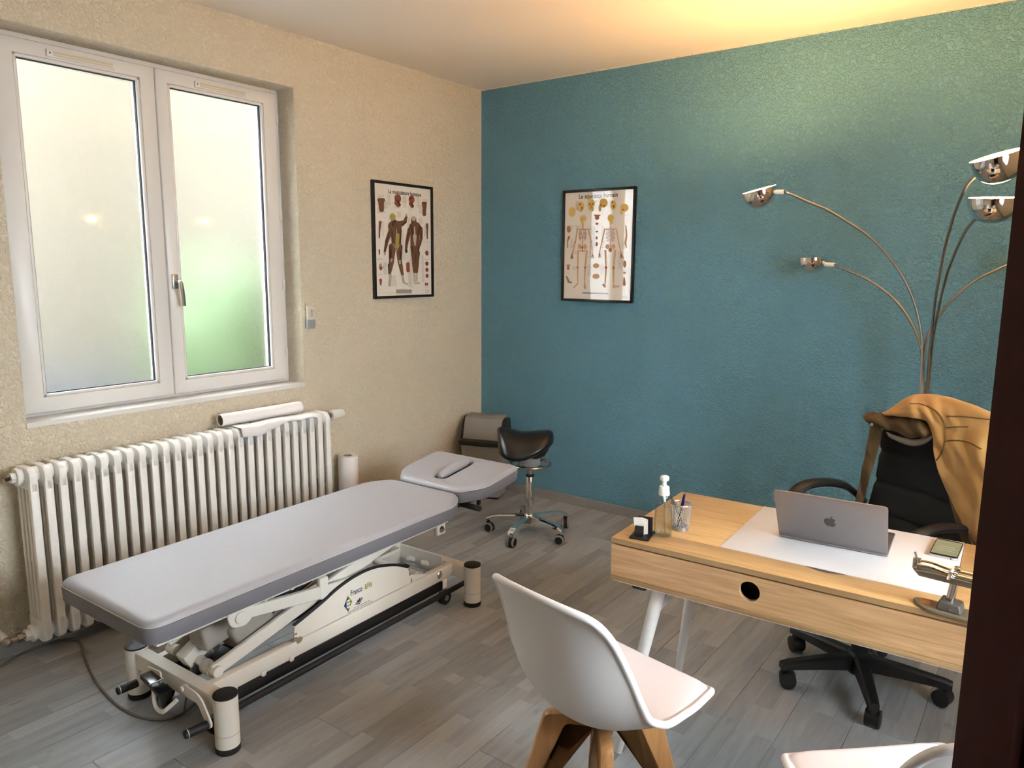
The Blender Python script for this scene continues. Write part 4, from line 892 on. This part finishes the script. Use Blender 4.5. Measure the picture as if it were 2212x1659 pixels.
# laptop
lp = thing('laptop', 'open grey laptop seen from behind on the white desk top', 'laptop', D(.590, .312, .7515), .0386 + .03)
pbox('base', lp, 'aluminium', -.155, .155, -.002, .214, .002, .010, bev=.003); pbox('keyboard', lp, 'keys', -.135, .135, .03, .13, .0098, .0108); pbox('trackpad', lp, 'aluminium', -.05, .05, .14, .205, .0099, .0104)
for x in (-.13, .13):
    for y in (.02, .19): pcyl('foot', lp, 'rubber', (x, y, 0), (x, y, .0025), .008, seg=12)
tilt = Matrix.Translation((0, .002, .0105)) @ Matrix.Rotation(radians(34), 4, 'X')
b = bm_new(); prism(b, rounded([(-.155, 0), (.155, 0), (.155, .213), (-.155, .213)], .011, 5), lambda a, c, d: tilt @ Vector((a, d, c)), -.004, .0015, .0012, 2); ld_ = obj('lid', b, 'aluminium', lp)
b = bm_new(); prism(b, rounded([(-.148, .012), (.148, .012), (.148, .206), (-.148, .206)], .004, 3), lambda a, c, d: tilt @ Vector((a, d, c)), .0014, .0019); obj('display', b, 'black_gloss', ld_)
apple = [(0, .034)]
out = [(.002, .0345), (.010, .038), (.019, .036), (.0245, .030)]
bite = [(.0215, .024), (.0185, .017), (.0195, .009), (.0265, .003)]
low = [(.022, -.009), (.0145, -.019), (.006, -.0205), (0, -.0185), (-.007, -.0205), (-.0155, -.017), (-.024, -.003), (-.0265, .012), (-.0245, .026), (-.017, .0355), (-.008, .0375), (-.002, .0345)]
P = [(x * .62, .100 + z * .62) for x, z in out + bite + low]
b = bm_new(); prism(b, [(q.x, q.y) for q in spline([Vector((x, z, 0)) for x, z in P + P[:1]], 3)[:-1]], lambda a, c, d: tilt @ Vector((a, d, c)), -.0043, -.0039); prism(b, [(x * .62, .100 + z * .62) for x, z in ((.001, .039), (.002, .046), (.007, .052), (.0125, .054), (.0115, .047), (.007, .041))], lambda a, c, d: tilt @ Vector((a, d, c)), -.0043, -.0039); o = obj('lid_emblem', b, 'emblem', ld_); o['label'] = 'dark fruit-shaped emblem in the lid centre'

# phone
ph = thing('smartphone', 'smartphone lying face up at the right edge of the white desk top', 'phone', D(.884, .482, .7515), .0386 - .045)
b = bm_new(); prism(b, rounded([(-.0375, -.080), (.0375, -.080), (.0375, .080), (-.0375, .080)], .009, 4), lambda a, c, d: (a, c, d), 0, .0082, .0022, 2); obj('body', b, 'phone_side', ph)
b = bm_new(); prism(b, rounded([(-.0362, -.0788), (.0362, -.0788), (.0362, .0788), (-.0362, .0788)], .008, 4), lambda a, c, d: (a, c, d), .0080, .0086); sc = obj('front_glass', b, 'black_gloss', ph)
pbox('screen', sc, 'screen', -.034, .034, -.066, .068, .0085, .0089); pcyl('audio_jack', ph, 'rubber', (.02, -.0803, .004), (.02, -.079, .004), .002, seg=10)
for k, (y, w_) in enumerate(((-.01, .026), (.008, .02), (-.03, .024))): pbox('screen_line', sc, 'ink_grey', -w_, w_, y, y + .004, .0089, .00905)

# card holder, bottle, pen cup
chd = thing('card_holder', 'black card holder with a few business cards at the desk corner', 'card holder', D(.075, .066), .0386 + .16)
pbox('base_plate', chd, 'black_plastic', -.031, .031, -.042, .042, 0, .007, bev=.0015); pbox('front_lip', chd, 'black_plastic', -.017, .010, -.025, -.021, .006, .040, bev=.001)
b = bm_new(); box(b, -.022, .026, -.002, .002, 0, .056, .001, 1, Matrix.Translation((.004, .012, .006)) @ Matrix.Rotation(.0, 4, 'X')); obj('back_rest', b, 'black_plastic', chd); pbox('side_cheek', chd, 'black_plastic', -.019, -.015, -.025, .012, .006, .036, bev=.001)
for k in range(3):
    b = bm_new(); box(b, -.016, .016, -.0006, .0006, 0, .055, 0, 1, Matrix.Translation((-.004 + k * .003, -.012 + k * .006, .009)) @ Matrix.Rotation(.02 + .12 * k, 4, 'X') @ Matrix.Rotation(-.12 + .08 * k, 4, 'Y'))
    o = obj('business_card', b, 'card_stock'); o.parent = None; o.location = chd.location; o.rotation_euler = chd.rotation_euler; tag(o, ['front white business card leaning in the black card holder', 'middle white business card in the black card holder', 'rearmost white business card in the black card holder'][k], 'card', 'business cards in the holder')
bo = thing('hand_gel_bottle', 'clear pump bottle of hand gel with white pump on the desk', 'bottle', D(.126, .107), 0)
b = bm_new(); lathe(b, [(.0, .0), (.025, 0), (.0285, .004), (.029, .02), (.0265, .085), (.0245, .125), (.022, .134), (.014, .138), (.013, .146)], 32, None); obj('bottle_body', b, 'clear_plastic', bo)
b = bm_new(); lathe(b, [(.0, .003), (.024, .004), (.0272, .008), (.0275, .02), (.0252, .085), (.0247, .100), (0, .100)], 32, None); obj('gel', b, 'gel', bo)
pcyl('collar', bo, 'ink_white', (0, 0, .134), (0, 0, .163), .0175, .0155, seg=28, bev=.002); b = bm_new(); lathe(b, [(.007, .16), (.0065, .178), (.0135, .183), (.0145, .189), (.0135, .194), (.009, .197)], 24); obj('pump_head', b, 'ink_white', bo); pcyl('dip_tube', bo, 'ink_white', (0, 0, .134), (.004, 0, .112), .005, .003, seg=10); pcyl('dip_straw', bo, 'clear_plastic', (.004, 0, .112), (.008, 0, .012), .0025, seg=8)
pbox('printed_label', bo, 'ink_grey', -.004, .008, -.0290, -.0286, .05, .0515)
cu = thing('pen_cup', 'silver wire mesh pen cup on the desk behind the gel bottle', 'pen cup', D(.150, .196), 0)
ptube('rim', cu, 'mesh_metal', [(.033 * cos(2 * pi * k / 32), .033 * sin(2 * pi * k / 32), .086) for k in range(32)], .0025, 8, True); b = bm_new(); lathe(b, [(0, .0), (.0265, 0), (.027, .012), (.0262, .012), (.0255, .003), (0, .003)], 28, None, cap=False); obj('cup_base', b, 'mesh_metal', cu)
b = bm_new(); nn = 34
for k in range(nn):
    for s in (-1, 1):
        pts = [((.0268 + .0058 * q) * cos(2 * pi * (k + s * q * 4) / nn), (.0268 + .0058 * q) * sin(2 * pi * (k + s * q * 4) / nn), .010 + .075 * q) for q in (0, .25, .5, .75, 1)]; tube(b, pts, .0007, 3)
o = obj('wire_mesh', b, 'mesh_metal', cu); o['kind'] = 'stuff'
cb = Vector(D(.150, .196))
pn = thing('pen', 'dark pen with blue cap standing in the mesh cup', 'pen', cb, 0, 'pens in the mesh cup'); pcyl('barrel', pn, 'pen_black', (-.012, .004, .004), (.0045, -.002, .085), .0038, seg=10); pcyl('cap', pn, 'pen_blue', (.0045, -.002, .082), (.0125, -.005, .122), .0055, .004, seg=12, bev=.002); pbox('cap_clip', pn, 'pen_blue', .012, .014, -.010, -.006, .088, .12)
pn = thing('pen', 'grey pen leaning left in the mesh cup, tip resting low right', 'pen', cb, 0, 'pens in the mesh cup'); pcyl('barrel', pn, 'stand_grey', (.017, .0, .005), (-.034, .002, .098), .0036, seg=10); pcyl('tip', pn, 'pen_black', (-.034, .002, .098), (-.040, .002, .109), .0036, .001, seg=10)

# small stand at the desk edge
sd = thing('desk_stand', 'small olive board stand holding steel rods on a short post at the desk edge', 'stand', D(.925, .030), -.10)
b = bm_new(); prism(b, rounded([(-.085, -.004), (-.060, -.036), (-.04, -.046), (.30, -.044), (.30, .02), (-.05, .02), (-.08, .012)], .012, 3), lambda a, c, d: (a, c, d), 0, .008, .0015, 1); obj('board', b, 'stand_olive', sd)
b = bm_new(); prism(b, [(-.072, .006), (-.060, -.020), (-.040, -.020), (-.046, .006)], lambda a, c, d: (a, c, d), .008, .0085); obj('orange_patch', b, 'stand_orange', sd)
b = bm_new(); prism(b, rounded([(-.026, 0), (.030, 0), (.026, .022), (-.02, .026)], .004, 2), lambda a, c, d: (a, d, c + .008), -.034, .012, .003, 1); obj('block', b, 'stand_grey', sd); pcyl('screw', sd, 'steel', (.006, -.036, .018), (.006, -.033, .018), .003, seg=10)
pcyl('post', sd, 'chrome_satin', (0, -.01, .03), (.006, -.012, .085), .010, seg=18)
b = bm_new(); prism(b, [(-.085, .006), (-.07, -.008), (.25, -.006), (.25, .006), (-.03, .010)], lambda a, c, d: (a, d, c + .088), -.030, .008, .002, 1); obj('tray', b, 'chrome_satin', sd)
for k, (y, z) in enumerate(((-.022, .102), (-.004, .108))): ptube('rod', sd, 'chrome', spline([(-.078, y, z + .004), (-.05, y, z + .006), (-.01, y, z), (.05, y, z), (.25, y, z - .004)], 4), .0042, 8)
ptube('clasp', sd, 'chrome', spline([(-.004, -.034, .092), (.0, -.03, .112), (.006, -.012, .118), (.012, .004, .112)], 4), .005, 8); pbox('rod_tip', sd, 'chrome_satin', -.088, -.076, -.026, -.016, .095, .122, bev=.002); pbox('rod_tip', sd, 'chrome_satin', -.083, -.073, -.010, .0, .10, .118, bev=.002); pcyl('pin', sd, 'chrome_satin', (-.080, -.018, .118), (-.086, -.018, .136), .003, seg=8)

# ------------------------------------------------------------------ office chair
TH = radians(34)
oc = thing('office_chair', 'black office swivel chair with loop armrests behind the desk', 'office chair', (2.85, -1.20, 0), -TH)
# local: +x to the right in the picture, -y is the way the chair faces
bcol = bm_new(); lathe(bcol, [(.028, .07), (.034, .075), (.034, .20), (.026, .21), (.026, .40)], 20); obj('gas_column', bcol, 'chair_black', oc); bcol = bm_new(); lathe(bcol, [(.04, .05), (.046, .06), (.046, .125), (.035, .135)], 20); obj('base_hub', bcol, 'chair_black', oc)
for wx, wy in ((2.625, -1.395), (2.945, -1.455), (3.118, -1.175), (2.595, -1.090), (2.88, -.90)):
    v = Vector((wx - 2.85, wy + 1.20)); v = Vector((v.x * cos(TH) - v.y * sin(TH), v.x * sin(TH) + v.y * cos(TH))); r = .30; a = atan2(v.y, v.x); c, s = cos(a), sin(a)
    t = bmesh.new(); rows = []
    for rr, hwid, zt, zb in ((.02, .028, .128, .070), (.15, .023, .120, .075), (.285, .019, .108, .076), (.312, .017, .102, .074)): rows.append([t.verts.new((rr * c - q * hwid * s, rr * s + q * hwid * c, z)) for q, z in ((-1, zb), (-1, zt - .008), (-.6, zt), (.6, zt), (1, zt - .008), (1, zb))])
    for A, B_ in zip(rows, rows[1:]):
        for i in range(6): t.faces.new((A[i], A[(i + 1) % 6], B_[(i + 1) % 6], B_[i]))
    t.faces.new(rows[0]); t.faces.new(rows[-1][::-1]); bmesh.ops.recalc_face_normals(t, faces=t.faces[:]); o = obj('base_arm', t, 'chair_black', oc, angle=30)
    cx, cy = .296 * c, .296 * s; d = Vector((cos(a + 1.2), sin(a + 1.2), 0)); ctr = Vector((cx, cy, .029)) + Vector((-d.y, d.x, 0)) * .012
    cs = pcyl('caster_stem', oc, 'chair_black', (cx, cy, .04), (cx, cy, .078), .013, seg=12)
    for q in (-1, 1): pcyl('caster_wheel', cs, 'black_plastic', ctr + d * (q * .006), ctr + d * (q * .026), .029, seg=20, bev=.006)
    b = bm_new(); lathe(b, [(.0, -.024), (.031, -.024), (.031, .024), (0, .024)], 20, Matrix.Translation(ctr + Vector((0, 0, .004))) @ frame_of(d)[0].to_track_quat('X', 'Z').to_matrix().to_4x4() if False else Matrix.Translation(ctr + Vector((0, 0, .006))) @ d.to_track_quat('Z', 'Y').to_matrix().to_4x4()); obj('caster_hood', b, 'chair_black', cs)
b = bm_new(); loft(b, [(rrect(.215, .205, .07), .40), (rrect(.245, .235, .08), .425), (rrect(.25, .24, .09), .455), (rrect(.235, .225, .09), .485), (rrect(.19, .18, .08), .495)]); obj('seat', b, 'mesh_fabric', oc)
pbox('seat_mechanism', oc, 'chair_black', -.07, .07, -.10, .12, .355, .405, bev=.01)


def backf(u, v, side):
    x = (u - .5) * 2; half = .235 - .025 * v; z = .50 + .50 * v
    y = .215 + .05 * v + .03 * sin(pi * v) - .035 * x * x + side * .045 * sqrt(max(0, 1 - abs(x) ** 6)) * sqrt(max(0, 1 - abs(2 * v - 1) ** 8)) * .5
    for s0 in (.22, .47, .72): y += .012 * math.exp(-((v - s0) / .02) ** 2) * (1 if side < 0 else 0)
    return Vector((x * half * (1 - .10 * max(0, v - .85) / .15), y, z))


t = bmesh.new(); nu, nv = 18, 44; A = [[t.verts.new(backf(i / nu, j / nv, -1)) for j in range(nv + 1)] for i in range(nu + 1)]; B2 = [[t.verts.new(backf(i / nu, j / nv, 1) + Vector((0, .012, 0))) for j in range(nv + 1)] for i in range(nu + 1)]
for G in (A, B2):
    for i in range(nu):
        for j in range(nv): t.faces.new((G[i][j], G[i + 1][j], G[i + 1][j + 1], G[i][j + 1]))
edge = [(i, 0) for i in range(nu)] + [(nu, j) for j in range(nv)] + [(i, nv) for i in range(nu, 0, -1)] + [(0, j) for j in range(nv, 0, -1)]
for (a, c), (e, f) in zip(edge, edge[1:] + edge[:1]): t.faces.new((A[a][c], B2[a][c], B2[e][f], A[e][f]))
bmesh.ops.recalc_face_normals(t, faces=t.faces[:]); obj('backrest', t, 'mesh_fabric', oc, angle=60)
pbox('back_bracket', oc, 'chair_black', -.04, .04, .10, .275, .36, .40, bev=.008); pbox('back_upright', oc, 'chair_black', -.04, .04, .265, .285, .37, .75, bev=.006)
for s in (-1, 1):
    ap = spline([(s * .245, .21, .64), (s * .28, .13, .705), (s * .285, .0, .728), (s * .283, -.10, .708), (s * .278, -.165, .635), (s * .27, -.15, .52), (s * .245, -.08, .43)], 6)
    ptube('armrest', oc, 'chair_black', ap, [.024] * 6 + [.027] * (len(ap) - 12) + [.022] * 6, 10, flat=.62)

# ------------------------------------------------------------------ jacket over the chair
jk = thing('jacket', 'tan work jacket with brown lining draped over the office chair back', 'jacket')
yb = lambda u: -0.90 - (u - 1850) * 0.00125
cols = [((1903, 893), (1906, 898)), ((1925, 882), (1940, 900)), ((1960, 859), (1985, 905)), ((1995, 852), (2010, 930)), ((2035, 856), (2019, 990)), ((2080, 868), (2043, 1062)), ((2120, 883), (2078, 1130)), ((2150, 898), (2113, 1178)), ((2190, 935), (2165, 1215))]


def fold(p_, amp):
    q = Vector((p_.x * 9 + p_.z * 6, p_.y * 6, p_.z * 4)); a = noise.noise(q * 1.6) + .25 * noise.noise(p_ * 30)
    return amp * (2.4 * (1 - abs(a) * 2.2) + 1.6 * noise.noise(q * .7))


def cloth(nm, cols_, m, rows=18, bulge=.05, back=True, amp=.010, th=.006, dy0=.0, dy1=-.07):
    C0 = spline([Vector((a[0], a[1], 0)) for a, _ in cols_], 5); C1 = spline([Vector((c_[0], c_[1], 0)) for _, c_ in cols_], 5); G = []
    for a, c_ in zip(C0, C1):
        col = []
        if back:
            p0 = at(a.x, a.y, y=yb(a.x) + dy0)
            for k in (5, 4, 3, 2, 1): col.append(p0 + Vector((.006 * k, .018 * k + .05, -.012 * k * k * (1 if k < 5 else 1.2) - .004)))
        for k in range(rows + 1):
            q = k / rows; u, v = a.x + (c_.x - a.x) * q, a.y + (c_.y - a.y) * q
            p_ = at(u, v, y=yb(a.x + (c_.x - a.x) * q) + dy0 + (dy1 - dy0) * (q ** .6) - bulge * sin(pi * q) * .6); col.append(p_)
        G.append(col)
    t = bmesh.new(); V = []
    for i, col in enumerate(G):
        V.append([t.verts.new(p_ + Vector((0, fold(p_, amp), amp * .6 * noise.noise(p_ * 13)))) for p_ in col])
    for i in range(len(V) - 1):
        for j in range(len(V[0]) - 1): t.faces.new((V[i][j], V[i][j + 1], V[i + 1][j + 1], V[i + 1][j]))
    bmesh.ops.recalc_face_normals(t, faces=t.faces[:])
    o = obj(nm, t, m, jk, angle=75); md = o.modifiers.new('solid', 'SOLIDIFY'); md.thickness = th; md.offset = 0; o.modifiers.new('ss', 'SUBSURF').render_levels = 1
    return o


shell = cloth('shell', cols, 'coat_tan')
cloth('collar', [((1859, 906), (1866, 913)), ((1872, 896), (1880, 922)), ((1900, 893), (1912, 930)), ((1945, 898), (1955, 943)), ((1985, 904), (1990, 947)), ((2012, 922), (2016, 938))], 'coat_lining', 12, .05, False, .014, .006, -.02, -.05)
cloth('hanging_side', [((1880, 918), (1846, 1092)), ((1888, 922), (1850, 1094)), ((1897, 926), (1854, 1096)), ((1905, 934), (1860, 1098))], 'coat_lining', 22, .01, False, .010, .008, -.03, -.035)
cloth('hanging_lining', [((2048, 1072), (2080, 1176)), ((2052, 1078), (2092, 1180)), ((2058, 1090), (2106, 1183))], 'coat_lining', 10, .01, False, .003, .006, -.04, -.05)
cloth('inner_hood', [((1912, 934), (1920, 944)), ((1945, 945), (1955, 960)), ((1985, 950), (1992, 962)), ((2012, 936), (2014, 946))], 'grey_felt', 6, .02, False, .004, .008, -.02, -.03)
from mathutils.bvhtree import BVHTree
bvh = BVHTree.FromObject(shell, bpy.context.evaluated_depsgraph_get())
for nm, px in (('seam', [(1965, 872), (1990, 873), (2018, 885), (2036, 905), (2042, 925), (2040, 960), (2030, 985), (2022, 995)]), ('seam', [(2045, 899), (2080, 900), (2110, 903), (2140, 906)]), ('seam', [(2042, 924), (2070, 922), (2092, 922)]), ('seam', [(2040, 954), (2060, 951), (2090, 955), (2120, 970)])):
    pts = []
    for u, v in [(q.x, q.y) for q in spline([Vector((a, c, 0)) for a, c in px], 5)]:
        d = (FWD + RIGHT * ((u - IW / 2) / F_PX) + UP * ((IH / 2 - v) / F_PX)).normalized(); hit = bvh.ray_cast(CAM, d)[0]
        if hit is not None: pts.append(hit - d * .0012)
    if len(pts) < 3: continue
    ptube(nm, jk, 'coat_seam', pts, .0024, 6)
pcyl('snap', jk, 'silver', at(1883, 917, y=yb(1883) - .075), at(1883, 917, y=yb(1883) - .085), .006, seg=14)

# ------------------------------------------------------------------ floor lamp
LB = Vector((2.885, -0.38, 0))
lm = thing('floor_lamp', 'five-armed chrome arc floor lamp with mirrored bowl shades behind the chair', 'floor lamp', LB)
b = bm_new(); lathe(b, [(0, 0), (.15, 0), (.155, .008), (.15, .025), (.03, .032), (.02, .06), (0, .06)], 40); obj('base', b, 'chrome_satin', lm)
b = bm_new(); lathe(b, [(.018, .05), (.018, .30), (.012, .31)], 16); obj('stem_clamp', b, 'chrome_satin', lm)
arms = [
    ([(1690, 414), (1700, 416), (1740, 434), (1787, 453.6), (1830, 479), (1877, 511), (1914, 548), (1946, 591), (1968, 634.5), (1982, 678), (1991, 728.5), (1991, 786), (1988, 851)], -.62, True),
    ([(1800, 571), (1809, 575), (1838, 587), (1877, 605.5), (1914, 631), (1946, 663), (1971.5, 703), (1988, 746.6), (1994, 786), (1993, 851)], -.17, False),
    ([(2118, 370), (2109, 377.7), (2087, 403), (2069, 443), (2055, 482.6), (2040, 540), (2027.5, 605.5), (2018.5, 663), (2013, 714), (2006, 786), (2002, 851)], -1.08, True),
    ([(2121, 458), (2112.5, 466), (2087, 497), (2065.5, 540), (2047, 587), (2033, 642), (2024, 685), (2015, 732), (2009.5, 786), (2004, 851)], -.92, True),
    ([(2215, 562), (2179.5, 571), (2149, 584), (2112.5, 602), (2076, 629), (2040, 667), (2011, 710), (1998.6, 746.6), (1995, 786), (1991, 851)], -.30, False)]
heads = [((1640, 409), .0775, .090, (0.20, -0.20)), ((1755, 557), .070, .076, (0.0, 0.0)), ((2153, 335), .083, .095, (0.22, -0.24)), ((2148, 427), .083, .090, (0.12, 0.04)), ((2250, 548), .078, .08, (0, .1))]
for k, ((px, ye_, lit), (hp, hr_, hd_, tl)) in enumerate(zip(arms, heads)):
    n = len(px); pts = []
    for i, (u, v) in enumerate(px):
        q = max(0, 1 - i / (n - 1)); pts.append(at(u, v, y=LB.y + (ye_ - LB.y) * (q ** 1.5)) - LB)
    last = pts[-1]; pts += [Vector((last.x * .9, last.y, .75)), Vector((last.x * .6, last.y * .8, .30)), Vector((.012 * cos(k * 1.26), .012 * sin(k * 1.26), .06))]
    ar = ptube('arm', lm, 'chrome_satin', spline(pts, 6), .0058, 8)
    hc_ = at(hp[0], hp[1], y=ye_) - LB
    mt = Matrix.Translation(hc_) @ Matrix.Rotation(tl[1], 4, 'Y') @ Matrix.Rotation(tl[0], 4, 'X')
    prof = []
    for i in range(13): a = pi / 2 * i / 12; prof.append((hr_ * sin(a) ** .85, -hd_ * cos(a) ** .9))
    inner = [(max(0, r_ - .002), z_ + (.002 if r_ < hr_ * .5 else 0)) for r_, z_ in prof[::-1]]
    b = bm_new(); lathe(b, prof, 40, mt, cap=False); hdo = obj('shade', b, 'chrome', lm); b = bm_new(); lathe(b, inner, 40, mt, cap=False); obj('shade_lining', b, 'shade_white', hdo)
    d = (pts[0] - hc_).normalized(); pcyl('shade_joint', hdo, 'valve_white' if k < 2 else 'chrome_satin', hc_ + Vector((d.x, d.y, 0)) * hr_ * .96 + Vector((0, 0, pts[0].z - hc_.z)), pts[0] + (pts[0] - pts[1]) * -.3, .0105, seg=14)
    pcyl('lamp_holder', hdo, 'valve_white', mt @ Vector((0, 0, -hd_ * .95)), mt @ Vector((0, 0, -hd_ * .5)), .014, seg=14)
    b = bm_new(); sphere(b, mt @ Vector((0, 0, -hd_ * .42)), .030 if lit else .022, 20, 14, (1, 1, 1.05)); obj('bulb', b, 'bulb_lit' if lit else 'bulb_off', hdo)

# ------------------------------------------------------------------ white shell chairs
def shell_pt(u, v):
    """u across -1..1, v from the front of the seat (0) over the bend to the top of the back (1)"""
    keys = [(0.0, .235, .442, .185, .0, 0), (.08, .215, .455, .208, .004, 0), (.25, .11, .436, .222, .024, 0), (.42, -.02, .412, .228, .058, .0), (.55, -.12, .420, .232, .10, .02), (.66, -.19, .49, .228, .09, .06), (.78, -.225, .60, .214, .04, .075), (.90, -.255, .725, .198, .008, .062), (.97, -.275, .80, .182, -.012, .045), (1.0, -.288, .826, .160, -.02, .035)]
    for (a, c) in zip(keys, keys[1:]):
        if a[0] <= v <= c[0] + 1e-9:
            t = (v - a[0]) / (c[0] - a[0]); t2 = t * t * (3 - 2 * t) if False else t
            y, z, hw_, rise, fwd = [a[i] + (c[i] - a[i]) * t2 for i in range(1, 6)]
            return Vector((u * hw_, y + fwd * abs(u) ** 2.2, z + rise * abs(u) ** 2.2))


def make_chair(label, loc, rot):
    r = thing('shell_chair', label, 'chair', loc, rot, 'white shell chairs at the desk')
    t = bmesh.new(); nu, nv = 16, 30; V = [[t.verts.new(shell_pt(-1 + 2 * i / nu, j / nv)) for j in range(nv + 1)] for i in range(nu + 1)]
    for i in range(nu):
        for j in range(nv): t.faces.new((V[i][j], V[i + 1][j], V[i + 1][j + 1], V[i][j + 1]))
    for _ in range(3): bmesh.ops.smooth_vert(t, verts=[v for v in t.verts if not v.is_boundary], factor=.5, use_axis_x=True, use_axis_y=True, use_axis_z=True)
    bd = [v for v in t.verts if v.is_boundary]
    bmesh.ops.smooth_vert(t, verts=bd, factor=.35, use_axis_x=True, use_axis_y=True, use_axis_z=True)
    bmesh.ops.recalc_face_normals(t, faces=t.faces[:])
    rim = [V[i][0].co.copy() for i in range(nu)] + [V[nu][j].co.copy() for j in range(nv)] + [V[i][nv].co.copy() for i in range(nu, 0, -1)] + [V[0][j].co.copy() for j in range(nv, 0, -1)]
    o = obj('seat_shell', t, 'shell_white', r, angle=80); md = o.modifiers.new('solid', 'SOLIDIFY'); md.thickness = .010; md.offset = 0; o.modifiers.new('ss', 'SUBSURF').levels = 2; o.modifiers['ss'].render_levels = 2
    b = bm_new(); tube(b, rim, .0105, 10, True); e = obj('shell_rim', b, 'shell_white', o, angle=80); e.modifiers.new('ss', 'SUBSURF').render_levels = 1
    # pad
    t = bmesh.new(); nu, nv = 14, 18; V = []
    for i in range(nu + 1):
        row = []
        for j in range(nv + 1):
            u = -1 + 2 * i / nu; q = j / nv; uu = u * .93; vv = .022 + .53 * q
            p_ = shell_pt(uu, vv); e_ = max(abs(u), abs(2 * q - 1)); row.append(t.verts.new(p_ + Vector((0, 0, .007 + .014 * (1 - e_ ** 5)))))
        V.append(row)
    for i in range(nu):
        for j in range(nv): t.faces.new((V[i][j], V[i + 1][j], V[i + 1][j + 1], V[i][j + 1]))
    bmesh.ops.recalc_face_normals(t, faces=t.faces[:]); o = obj('seat_pad', t, 'cushion_white', r, angle=80); md = o.modifiers.new('solid', 'SOLIDIFY'); md.thickness = .006; md.offset = -1; o.modifiers.new('ss', 'SUBSURF').render_levels = 1
    for sx, sy in ((-1, -1), (1, -1), (1, 1), (-1, 1)):
        d = Vector((sx, sy, 0)).normalized(); n = Vector((-d.y, d.x, 0))
        prof = rounded([(.015, .352), (.100, .360), (.240, .0), (.266, .0), (.158, .390), (.015, .396)], [.004, .012, .004, .004, .016, .004], 3)
        b = bm_new(); prism(b, prof, lambda a, c, dd: d * a + n * dd + Vector((0, 0, c)), -.017, .017, .004, 2); obj('leg', b, 'beech', r)
    pbox('seat_mount', r, 'steel', -.06, .06, -.06, .06, .392, .410, bev=.003)
    for sx in (-1, 1): pcyl('bracket_bolt', r, 'steel', (sx * .03, .0, .34), (sx * .03, .0, .40), .006, seg=10)
    return r


make_chair('white shell chair facing the desk, its whole back seen', (2.445, -2.50, 0), radians(-11))
make_chair('white shell chair cut off by the dark door edge', (3.222, -2.512, 0), radians(43))

# ------------------------------------------------------------------ open door at the right
dr = bpy.data.objects.new('door_1', None); COL.objects.link(dr); dr['kind'] = 'structure'; dr['label'] = 'dark red-brown door standing open at the right edge'
e0 = Vector((3.3507, -4.1527, 0)) + Vector((-.0569, 1.0, 0)) * .80; hg = Vector((3.735, -4.17, 0)); dv_ = (hg - e0); ang = atan2(dv_.y, dv_.x)
dr.location = e0; dr.rotation_euler = (0, 0, ang); DLn = dv_.length
pbox('door_leaf', dr, 'door_wood', 0, DLn, 0, .04, .006, 2.06, bev=.003)
for z0, z1 in ((.15, .85), (.98, 1.95)):
    for a in ((.11, .125, z0, z1), (DLn - .125, DLn - .11, z0, z1), (.11, DLn - .11, z0, z0 + .015), (.11, DLn - .11, z1 - .015, z1)): pbox('door_moulding', dr, 'door_wood', a[0], a[1], -.006, 0, a[2], a[3], bev=.002)
for z in (.25, 1.03, 1.82): pcyl('hinge', dr, 'brass_dull', (DLn - .004, -.008, z), (DLn - .004, -.008, z + .09), .007, seg=10)
b = bm_new()
for a in ((2.76, 2.80, 0, 2.12), (3.74, 3.78, 0, 2.12)): box(b, a[0], a[1], FY, FY + .015, a[2], a[3], .003, 1)
box(b, 2.76, 3.78, FY, FY + .015, 2.08, 2.12, .003, 1); struct(obj('trim_3', b, 'door_wood'))
